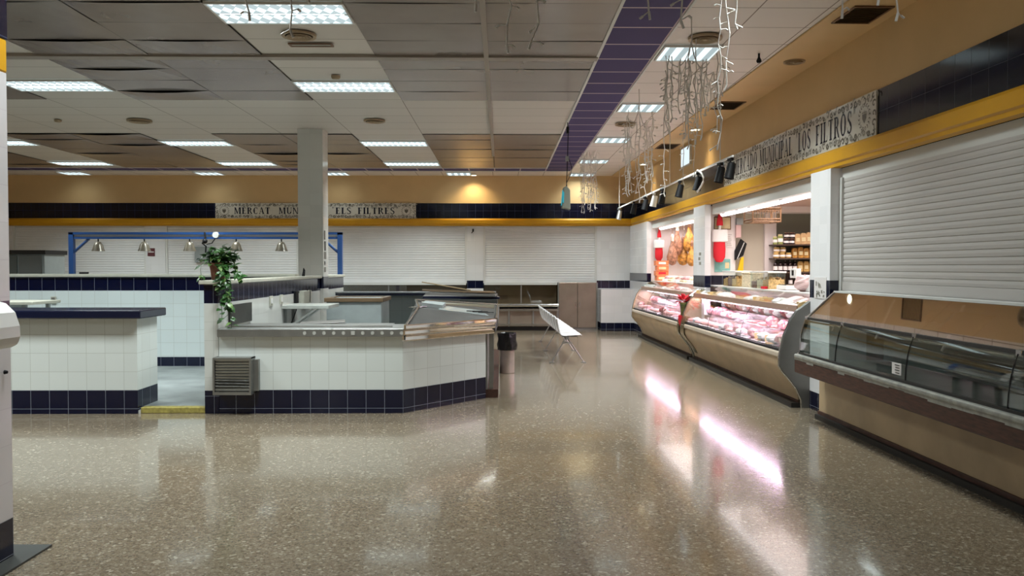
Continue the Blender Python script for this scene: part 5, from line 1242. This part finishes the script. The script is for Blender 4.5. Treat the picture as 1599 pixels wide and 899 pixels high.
single(MB().box(4.21, 13.80, 2.08, 4.30, 13.86, 2.30).box(4.215, 13.79, 2.30, 4.33, 13.86, 2.42, 1), 'wall_dispenser', ['pink_bag', 'grey'], 'grey and pink wall fitting above the black bag', 'fitting', (4.26, 13.84, 2.08), 'R', bevel=0.008)
# rattan hanging frame
t = thing('rattan_hanging_rack', 'rattan box frame hanging from the deli ceiling', 'hanging rack', (4.12, 12.3, 2.25), 'R')
rk = MB(); x0, x1, y0, y1 = 3.94, 4.36, 12.1, 12.5
for z_ in (2.26, 2.30, 2.46):
    rk.tube([(x0, y0, z_), (x1, y0, z_)], 0.012, 6).tube([(x0, y1, z_), (x1, y1, z_)], 0.012, 6).tube([(x0, y0, z_), (x0, y1, z_)], 0.012, 6).tube([(x1, y0, z_), (x1, y1, z_)], 0.012, 6)
for (a, b) in ((x0, y0), (x1, y0), (x0, y1), (x1, y1)): rk.tube([(a, b, 2.25), (a, b, 2.475)], 0.014, 6)
for i in range(14): rk.tube([(x0, y0 + (y1 - y0) * i / 13, 2.46), (x1, y0 + (y1 - y0) * i / 13, 2.46)], 0.006, 5)
for i in range(12): rk.tube([(x0 + (x1 - x0) * i / 11, y0, 2.26), (x0 + (x1 - x0) * i / 11, y0, 2.46)], 0.004, 5).tube([(x0 + (x1 - x0) * i / 11, y0, 2.43), (x0 + (x1 - x0) * i / 11, y1, 2.43)], 0.008, 5)
rk.build('frame', 'rattan', t)
for (a, b) in ((x0, y0), (x1, y0)): MB().tube([(a, b, 2.47), (a, b, 2.60)], 0.005, 5).build('hanger', 'wood_frame', t)

# hams
def ham(mt, top):
    t = thing('hanging_ham', 'x', 'ham', (0, 0, 0))
    MB().lathe([(0.02, 0.0), (0.09, 0.03), (0.145, 0.12), (0.155, 0.22), (0.13, 0.34), (0.085, 0.46), (0.05, 0.56), (0.042, 0.64)], (0, 0, 0), 16, sy=0.6, wob=lambda i, j: 1 + 0.09 * math.sin(i * 2.1 + j * 1.3) + 0.05 * math.sin(j * 2.9 + i)).build('leg_of_ham', mt, t, smooth=True)
    MB().lathe([(0.042, 0.63), (0.038, 0.70), (0.045, 0.74), (0.03, 0.80), (0.012, 0.82)], (0, 0, 0), 10).build('shank', top, t, smooth=True)
    MB().tube([(0, 0, 0.80), (0, 0, 0.9)], 0.008, 6).build('cord', 'rattan', t)
    return t
hd, hg = ham('ham_dark', 'ham_white'), ham('ham_gold', 'ham_dark')
HS = [(hd, 4.08, 18.05, 1.62, 0.85, 'dark ham with pale shank, lowest at the left of the hams'), (hd, 4.23, 18.22, 1.84, 0.88, 'dark ham with pale shank hanging behind the leftmost one'),
      (hg, 4.50, 18.20, 1.92, 0.88, 'big golden ham in the middle of the upper row'), (hg, 4.66, 18.30, 1.85, 0.85, 'golden ham at the right of the upper row'),
      (hg, 4.38, 18.30, 1.62, 0.8, 'golden ham low in the middle, half behind the dark one'), (hg, 4.52, 18.05, 1.60, 0.7, 'golden ham lowest at the right'), (hg, 4.68, 18.12, 1.60, 0.72, 'golden ham low against the opening edge')]
seen = set()
for (p, x_, y_, z_, s_, l) in HS:
    o = p if id(p) not in seen else dup(p, (0, 0, 0)); seen.add(id(p)); move(o, (x_, y_, z_), rg.uniform(-.4, .4), 'R', (s_, s_, s_)); o['label'] = l
t = thing('ham_rail', 'steel rail with hooks carrying the hams', 'rail', (4.5, 18.3, 2.5), 'R')
MB().tube([(4.0, 18.25, 2.55), (5.2, 18.25, 2.55)], 0.014, 8).build('rail', 'steel', t)
for x_ in (4.02, 5.18): MB().tube([(x_, 18.25, 2.55), (x_, 18.49, 2.55)], 0.012, 6).build('bracket', 'steel', t)
for x_ in (4.08, 4.23, 4.38, 4.5, 4.66): MB().tube([(x_, 18.25, 2.56), (x_, 18.22, 2.50), (x_, 18.2, 2.42)], 0.005, 5).build('hook', 'steel', t)

# shelves with jars, packets, bottles
sh = thing('deli_shelves', 'dark wooden shelves on the rear wall of the deli', 'shelves', (5.4, 13.8, 1.2), 'R')
for z_ in (1.27, 1.50, 1.735, 1.965): MB().box(4.82, 13.62, z_ - 0.02, 5.95, 13.98, z_).build('shelf_board', 'shelf_dark', sh)
for x_ in (4.84, 5.92): MB().box(x_, 13.94, 1.2, x_ + 0.02, 13.98, 2.2).build('upright', 'shelf_dark', sh)
MB().box(4.80, 13.90, 1.2, 5.95, 13.925, 1.49).build('rear_board', 'shelf_dark', sh)
def jar(name, label, mt, lid, grp, h=0.15, r=0.045):
    t = thing(name, label, 'jar', (0, 0, 0), 'W', grp)
    MB().lathe([(r * 0.9, 0.0), (r, 0.01), (r, h * 0.8), (r * 0.8, h * 0.86)], (0, 0, 0), 14).build('glass_body', mt, t, smooth=True)
    MB().lathe([(r * 0.82, h * 0.86), (r * 0.84, h), (0.001, h + 0.001)], (0, 0, 0), 14).build('lid', lid, t)
    MB().lathe([(r * 1.02, h * 0.25), (r * 1.02, h * 0.6)], (0, 0, 0), 14).build('paper_label', 'paper', t)
    return t
def packet(label, mt, grp):
    t = thing('food_packet', label, 'packet', (0, 0, 0), 'W', grp)
    MB().prism([(-0.045, 0), (0.045, 0), (0.05, 0.02), (0.045, 0.15), (0.03, 0.18), (-0.03, 0.18), (-0.045, 0.15), (-0.05, 0.02)], 'y', -0.03, 0.03).build('bag', mt, t, bevel=0.008)
    MB().box(-0.03, -0.034, 0.05, 0.03, -0.03, 0.11).build('front_label', 'cream_pic', t)
    return t
def wine():
    t = thing('wine_bottle', 'dark bottle with white label on the lower deli shelf', 'bottle', (0, 0, 0), 'W', 'dark bottles on the lower deli shelf')
    MB().lathe([(0.034, 0), (0.036, 0.01), (0.036, 0.12), (0.028, 0.15), (0.013, 0.165), (0.013, 0.20), (0.001, 0.201)], (0, 0, 0), 14).build('glass_body', 'wine', t, smooth=True)
    MB().lathe([(0.0372, 0.03), (0.0372, 0.095)], (0, 0, 0), 14).build('paper_label', 'paper', t)
    return t
J = {'olive': jar('olive_jar', 'green preserve jar on the upper deli shelf', 'olive_j', 'cream_pic', 'green jars on the upper deli shelf', 0.17),
     'darkj': jar('dark_jar', 'dark preserve jar on the upper deli shelf', 'wine', 'ham_dark', 'dark jars on the upper deli shelf', 0.10),
     'amber': jar('amber_jar', 'amber preserve jar on the middle deli shelf', 'amber', 'cheese', 'amber jars on the middle deli shelf', 0.09, 0.05),
     'tan': packet('tan packet standing on the upper deli shelf', 'tan_pack', 'tan packets on the upper deli shelf'),
     'gold': packet('golden packet standing on the middle deli shelf', 'ham_gold', 'golden packets on the middle deli shelf'),
     'net': packet('orange packet at the right of the lower deli shelf', 'amber', 'orange packets on the lower deli shelf'), 'wine': wine()}
def sput(k, x_, z_, y_=13.74, s=1.0): put(J[k], (x_, y_, z_ + 0.001), rg.uniform(-.15, .15), (s, s, s))
for i, x_ in enumerate((4.86, 4.95)): sput('olive', x_, 1.965, s=1.0 if i else 0.8)
for x_ in (5.05, 5.145): sput('darkj', x_, 1.965); sput('darkj', x_ + 0.01, 2.068)
for i in range(7): sput('tan', 5.24 + i * 0.10, 1.965, s=1.0 + 0.07 * (i % 3))
for i in range(3): sput('amber', 4.88 + i * 0.105, 1.735)
for i in range(2): sput('amber', 4.89 + i * 0.105, 1.827)
for i in range(7): sput('gold', 5.19 + i * 0.10, 1.735, s=0.95 + 0.08 * (i % 2))
for i in range(5): sput('wine', 4.87 + i * 0.083, 1.50)
for i in range(6): sput('net', 5.29 + i * 0.1, 1.50)
for i in range(5): sput('wine', 4.93 + i * 0.2, 1.27, s=0.95)

# stickers on the deli pillars
t = thing('pillar_sticker', 'pale sticker with dark drawing on the pillar by the dark counter', 'sticker', (3.6, 8.8, 1.3), 'R')
MB().box(3.70, 9.0 - 0.0, 1.20, 3.60, 9.0, 1.2)
MB().box(3.595, 8.60, 1.24, 3.60, 8.92, 1.47).build('sheet', 'paper', t)
sq = MB()
rq = random.Random(5)
for i in range(14):
    y_, z_ = rq.uniform(8.63, 8.86), rq.uniform(1.27, 1.42); sq.obox((3.592, y_, z_), (0.003, rq.uniform(0.01, 0.04), rq.uniform(0.01, 0.05)), (rq.uniform(-.6, .6), 0, 0))
sq.build('drawing', 'ink_soft', t)
t = thing('opening_notice', 'small notice on the pillar between the deli openings', 'notice', (3.6, 13.9, 1.6), 'R')
for i in range(3): MB().box(3.596, 13.75 + 0.05 * (i % 2), 1.62 + i * 0.08, 3.60, 13.87 + 0.05 * (i % 2), 1.67 + i * 0.08).build('paper_slip', 'ink_soft', t)

# ================================================================== EMPTY DARK COUNTER AT RIGHT
nc = thing('empty_display_counter', 'long empty dark glass display counter with chipped brown board at right', 'display counter', (3.5, 4.5, 0), 'R')
a, b = 0.8, 8.30
MB().box(3.405, a, 0.0, 3.6, b + 0.1, 0.05).build('kick_board', 'kick', nc)
MB().box(3.45, a, 0.06, 3.48, b + 0.1, 0.56).build('base_panel', 'beige_panel', nc)
MB().box(3.435, a, 0.05, 3.455, b + 0.1, 0.085).build('lower_rail', 'brown_wood', nc)
MB().prism([(3.155, 0.50), (3.15, 0.51), (3.15, 0.635), (3.19, 0.64), (3.19, 0.50)], 'y', a, b).build('wood_board', 'brown_wood', nc)
cb = MB(); rc = random.Random(6)                     # chipped strip under the rail
y = a
while y < b - 0.05:
    l_ = rc.uniform(0.08, 0.35); d = rc.uniform(0.0, 0.022); cb.box(3.147, y, 0.640 - d, 3.16, min(b, y + l_), 0.650); y += l_
cb.build('rail_lip', 'bumper', nc)
MB().prism([(3.15, 0.648), (3.140, 0.655), (3.140, 0.680), (3.15, 0.69), (3.20, 0.69), (3.20, 0.648)], 'y', a, b).build('bumper_rail', 'bumper', nc, bevel=0.008)
MB().box(3.185, a, 0.69, 3.215, b, 0.71).build('glass_channel', 'kick', nc)
gedge = [b - 0.02, 7.43, 6.16, 4.92, 3.68, 2.44, 1.2, a]
for i in range(len(gedge) - 1):
    y1_, y0_ = gedge[i] - 0.004, gedge[i + 1] + 0.004
    MB().sheet([(3.20, 0.71), (3.205, 0.80), (3.218, 0.90), (3.238, 0.98), (3.262, 1.045)], 'y', y0_, y1_, 0.006).build('lower_glass', 'glass_near', nc, smooth=True)
    MB().prism([(3.275, 1.062), (3.56, 1.328), (3.563, 1.324), (3.278, 1.058)], 'y', y0_ - 0.004, y1_ + 0.004).build('upper_glass', 'glass_top', nc)
    if i: MB().tube([(3.197, y1_ + 0.004, 0.71), (3.202, y1_ + 0.004, 0.80), (3.215, y1_ + 0.004, 0.90), (3.235, y1_ + 0.004, 0.98), (3.258, y1_ + 0.004, 1.045)], 0.006, 6).build('glass_joint', 'black', nc)
    MB().box(3.255, y1_ - 0.03, 1.03, 3.285, y1_ + 0.03, 1.075).build('hinge_clip', 'steel', nc, bevel=0.005)
    MB().tube([(3.275, y0_ + 0.05, 1.025), (3.275, y1_ - 0.05, 1.025)], 0.010, 8).build('silver_rod', 'steel', nc)
MB().prism([(3.255, 1.045), (3.262, 1.068), (3.282, 1.07), (3.285, 1.045)], 'y', a, b).build('middle_rail', 'kick', nc)
MB().box(3.55, a, 1.320, 3.70, b, 1.337).build('sill', 'white_trim', nc)
MB().box(3.48, a, 0.06, 4.10, b, 0.60).build('body', 'grey', nc)
MB().box(3.20, a, 0.60, 4.10, b, 0.62).build('deck', pm('dull_green_grey_deck', (0.25, 0.29, 0.28), 0.35, 0.3, var=0.15), nc)
MB().box(4.08, a, 0.62, 4.12, b, 1.30).build('rear_panel', pm('green_grey_rear', (0.15, 0.18, 0.17), 0.4), nc)
sl = MB()
for k in range(6): sl.obox((3.98, (a + 7.0) / 2, 0.68 + k * 0.05), (0.05, 7.0 - a, 0.012), (0, 0.5, 0))
sl.build('rear_slats', 'bumper', nc)
MB().box(3.70, a, 0.93, 4.08, b - 0.1, 0.94).build('inner_shelf', 'glass', nc)
for y_ in (7.95, 7.05, 6.0, 4.95, 3.7): MB().tube([(3.555, y_, 1.30), (3.40, y_ + 0.02, 0.95)], 0.010, 6).build('diagonal_bar', 'white_trim', nc)  # thin white bars slanting under the upper glass
MB().prism([(3.15, 0.61), (3.17, 0.69), (3.195, 0.71), (3.205, 0.90), (3.258, 1.06), (3.555, 1.335), (3.70, 1.335), (3.70, 1.29), (3.56, 1.29), (3.29, 1.03), (3.24, 0.88), (3.235, 0.70), (3.20, 0.61)], 'y', b - 0.02, b).build('end_frame', 'steel', nc)
MB().prism([(3.24, 0.62), (3.245, 0.88), (3.29, 1.03), (3.56, 1.29), (4.1, 1.29), (4.1, 0.62)], 'y', b - 0.015, b - 0.008).build('end_glass', 'glass_near', nc)
MB().box(3.192, 6.22, 0.74, 3.198, 6.36, 0.83).build('paper_label', 'paper', nc)
lb = MB()
for i in range(4): lb.box(3.189, 6.24, 0.752 + i * 0.02, 3.192, 6.30 + 0.01 * (i % 2), 0.758 + i * 0.02)
lb.build('label_marks', 'grey_dark', nc)
def black_sheet(y0, y1, f0, f1, label):
    f = lambda q: (3.275 + 0.285 * q + 0.012, 1.062 + 0.266 * q - 0.022)
    r4 = random.Random(int(y0 * 9)); mb = MB(); n = 6; vs = []
    for i in range(n + 1):
        y = y0 + (y1 - y0) * i / n; u0, u1 = f0 + r4.uniform(-.05, .05), f1 + r4.uniform(-.04, .04)
        for u in (u0, (u0 + u1) / 2, u1):
            p = f(u); vs.append((p[0], y, p[1] - r4.uniform(0, 0.008)))
    fs_ = [(i * 3 + q, (i + 1) * 3 + q, (i + 1) * 3 + q + 1, i * 3 + q + 1) for i in range(n) for q in range(2)]
    mb.add(vs, fs_)
    o = single(mb, 'black_plastic_sheet', 'black', label, 'plastic sheet', (3.4, (y0 + y1) / 2, 1.15), 'R'); s_ = o.modifiers.new('t', 'SOLIDIFY'); s_.thickness = 0.003
black_sheet(7.85, 8.2, 0.62, 0.95, 'small black plastic piece under the glass at the far end of the dark counter')
black_sheet(6.05, 6.35, 0.45, 0.80, 'crumpled black plastic strip under the sloping glass of the dark counter')
black_sheet(5.55, 6.0, 0.20, 0.80, 'large black plastic sheet under the sloping glass of the dark counter')

# ================================================================== TRACK LIGHTING, SIGN BOXES
tk = thing('track_rail', 'long white ceiling-hung lighting track above the deli', 'lighting track', (2.96, 14.2, 2.93), 'R')
MB().box(2.949, 9.85, 2.915, 2.971, 18.55, 2.938).build('rail', 'white_trim', tk)
for y_ in (10.4, 13.3, 18.45): MB().tube([(2.96, y_, 2.938), (2.96, y_, H - 0.02)], 0.006, 6).build('hanging_rod', 'white_trim', tk)
def tspot(mt, lit=False):
    t = thing('track_spotlight', 'x', 'spotlight', (0, 0, 0))
    MB().box(-0.02, -0.05, -0.035, 0.02, 0.05, 0.0).build('adapter', mt, t, bevel=0.004)
    MB().tube([(0, 0, -0.03), (0, 0, -0.09)], 0.009, 8).build('yoke', mt, t)
    o = MB().lathe([(0.035, 0.10), (0.045, 0.09), (0.055, -0.07), (0.058, -0.09), (0.05, -0.09), (0.045, -0.05)], (0, 0, 0), 16)
    R_ = Matrix.Rotation(math.radians(12), 3, 'Y')
    o.v = [R_ @ p + Vector((0.0, 0, -0.15)) for p in o.v]
    o.build('lamp_head', mt, t, smooth=True)
    f = MB().lathe([(0.001, -0.055), (0.046, -0.055), (0.046, -0.05), (0.001, -0.05)], (0, 0, 0), 14); f.v = [R_ @ p + Vector((0, 0, -0.15)) for p in f.v]
    f.build('lens', 'bulb_spot' if lit else 'black', t)
    return t
sb, sw, sl_ = tspot('black'), tspot('white_trim'), tspot('dull_steel', True)
spot('lamp', (0, 0, -0.25), 25, (1, 0.93, 0.9), 70, sl_, 0.5, (0, math.radians(20), 0))
labs = [(sl_, 18.45, 'lit track spotlight at the far end of the lighting track'), (sb, 16.6, 'black track spotlight nearest the lit one'), (sb, 15.4, 'black track spotlight between the lit one and the white one'),
        (sw, 14.57, 'the only white spotlight on the lighting track'), (sb, 13.87, 'black track spotlight just right of the white one'), (sb, 12.6, 'black track spotlight left of the looped cable'),
        (sb, 11.5, 'black track spotlight wrapped in a white cable loop'), (sb, 10.40, 'large black track spotlight second from the near end of the track'), (sb, 9.95, 'black track spotlight at the near end, overlapping the tiled sign')]
s2 = set()
for p, y_, l in labs:
    o = p if id(p) not in s2 else dup(p, (0, 0, 0)); s2.add(id(p)); k = 1.05
    move(o, (2.96, y_, 2.914), rg.uniform(-0.5, 0.5), 'R', (k, k, k)); o['label'] = l
single(MB().tube([(2.95 + 0.02 * math.cos(q), 11.45 + 0.22 * math.cos(q * PI / 8 + 0.6), 2.79 + 0.15 * math.sin(q * PI / 8 + 0.6)) for q in range(15)], 0.013, 6), 'cable_loop', 'wire_white', 'white cable loop hanging round a black track spotlight', 'cable', (2.95, 11.4, 2.93), 'R')
t = thing('lit_wall_panel', 'small white glowing panel high on the ochre wall', 'lit panel', (3.69, 15.15, 3.45), 'R')
MB().box(3.66, 14.82, 3.46, 3.70, 15.50, 3.82).build('housing', 'white_trim', t, bevel=0.004); MB().box(3.654, 14.85, 3.48, 3.66, 15.47, 3.80).build('face', 'lit_white', t)
t = thing('hanging_number_box', 'grey box with cyan display hanging on a cable from the ceiling', 'display box', (1.04, 13.0, 2.55))
MB().prism([(0.955, 2.52), (1.09, 2.49), (1.085, 2.80), (1.03, 2.86), (0.98, 2.84)], 'y', 12.9, 13.08).build('body', 'olive_wall', t, bevel=0.008)
MB().prism([(0.950, 2.56), (0.955, 2.56), (0.978, 2.80), (0.972, 2.80)], 'y', 12.91, 13.07).build('display', 'cyan', t)
MB().prism([(0.965, 2.60), (0.985, 2.59), (0.99, 2.76), (0.975, 2.77)], 'y', 12.893, 12.9).build('front_display', 'cyan', t)
MB().tube([(1.04, 13.0, 2.85), (1.035, 13.0, 2.93), (1.05, 13.0, 3.3), (1.06, 13.0, 3.7), (1.05, 13.0, 3.88)], 0.007, 6).build('cable', 'black', t)
MB().tube([(1.02, 12.98, 2.84), (1.04, 12.98, 2.93), (1.10, 12.98, 3.05), (1.12, 12.98, 3.15), (1.07, 12.98, 3.30)], 0.005, 5).build('power_cord', 'black', t)
MB().box(1.02, 12.98, 3.26, 1.07, 13.03, 3.34).build('plug', 'grey', t); MB().box(1.03, 12.97, 3.70, 1.07, 13.03, 3.80).build('ceiling_hook', 'black', t)
single(MB().lathe([(0.02, 0.0), (0.03, 0.02), (0.012, 0.06), (0.012, 0.1)], (2.8, 8.9, H - 0.1), 10), 'sprinkler', 'black', 'tiny dark ceiling sprinkler right of the square lights', 'sprinkler', (2.8, 8.9, H - 0.1))

# ================================================================== ICICLE LIGHT STRINGS
ri = random.Random(77)
def drop(mb, x_, y_, z0, z1, w=0.018):
    n = max(4, int((z0 - z1) / 0.09)); pts = []
    for i in range(n + 1):
        z = z0 + (z1 - z0) * i / n
        pts.append((x_ + ri.uniform(-w, w), y_ + ri.uniform(-w, w), z))
    mb.tube(pts, 0.0045, 4)
    for p in pts[1:]:
        if ri.random() < 0.8:
            s = ri.choice((-1, 1)); q = Vector(p) + Vector((s * ri.uniform(0.02, 0.05), ri.uniform(-.03, .03), ri.uniform(-0.03, 0.02)))
            mb.tube([p, q], 0.003, 4).tube([q, q + Vector((s * 0.016, 0, -0.012))], 0.006, 4)
    e = Vector(pts[-1]); mb.tube([e, e + Vector((ri.uniform(-.02, .02), 0, -0.04))], 0.007, 5)
def cluster(label, hook, spread, n, zt, zb, extra=()):
    t = thing('icicle_light_string', label, 'icicle lights', (hook[0], hook[1], H - 0.01))
    hx, hy = hook; hz = zt + 0.25
    MB().tube([(hx, hy, H - 0.02), (hx + 0.005, hy, hz)], 0.006, 5).build('hanging_cord', 'wire_white', t)
    sw_ = MB()
    offs = [(-spread, -0.25), (-spread * 0.45, 0.2), (spread * 0.5, -0.15), (spread, 0.25)]
    for (dx, dy) in offs:
        pts = []
        for i in range(9):
            u = i / 8; pts.append((hx + dx * u, hy + dy * u, hz - (hz - zt) * (u ** 0.5) * 0.9 - 0.10 * math.sin(PI * u)))
        sw_.tube(pts, 0.005, 4)
    sw_.build('swag_cable', 'wire_white', t)
    for i in range(n):
        u = (i + 0.5) / n * 2 - 1; x_ = hx + spread * u + ri.uniform(-.02, .02); y_ = hy + ri.uniform(-0.3, 0.3)
        mb = MB(); drop(mb, x_, y_, zt + 0.22 * max(0, 1 - 3 * abs(u)) + 0.14 * max(0, 1 - 4 * abs(abs(u) - 0.75)) + ri.uniform(-0.10, 0.05), zb + ri.uniform(0, 0.38) + abs(u) * 0.12); mb.build('light_drop', 'wire_white', t)
    for (x_, y_, z0, z1) in extra:
        mb = MB(); drop(mb, x_, y_, z0, z1, 0.012); mb.build('light_drop', 'wire_white', t)
cluster('dense cluster of hanging icicle lights in front of the nearest square light', (1.76, 7.6), 0.27, 26, 3.42, 2.72)
cluster('cluster of icicle lights hanging below the second square light', (1.78, 10.6), 0.20, 15, 3.42, 2.45, [(2.45, 11.0, 3.7, 2.72), (2.62, 11.1, 3.6, 2.85), (2.03, 10.2, 3.7, 2.5)])
cluster('bright bundle of icicle lights hanging before the back wall beam', (1.75, 16.5), 0.15, 18, 3.80, 2.62)
def loose(label, drops, group=None):
    x_, y_ = drops[0][0], drops[0][1]
    t = thing('icicle_light_string', label, 'icicle lights', (x_, y_, H), group=group)
    for (x_, y_, z1) in drops:
        mb = MB(); drop(mb, x_, y_, H - 0.03, z1, 0.022); mb.build('light_drop', 'wire_white', t)
loose('bright pair of long icicle strands right of the densest cluster', [(1.60, 6.0, 2.48), (1.66, 6.05, 2.92), (1.70, 5.95, 3.35)])
loose('icicle strands dangling in front of the nearest long ceiling light', [(-1.02, 4.0, 2.73), (-1.25, 4.05, 2.83), (-0.95, 3.95, 2.88)])
loose('pair of icicle strands at the top centre of the picture', [(0.03, 4.0, 2.66), (0.165, 4.0, 2.68), (-0.12, 4.02, 2.86)])
loose('icicle strands over the violet ceiling band', [(0.72, 4.0, 2.83), (0.87, 4.05, 2.80)])
loose('icicle strand ends dangling at the top right beneath the soffit', [(1.94, 4.0, 2.82), (1.70, 4.1, 2.87), (1.80, 3.9, 2.86)])
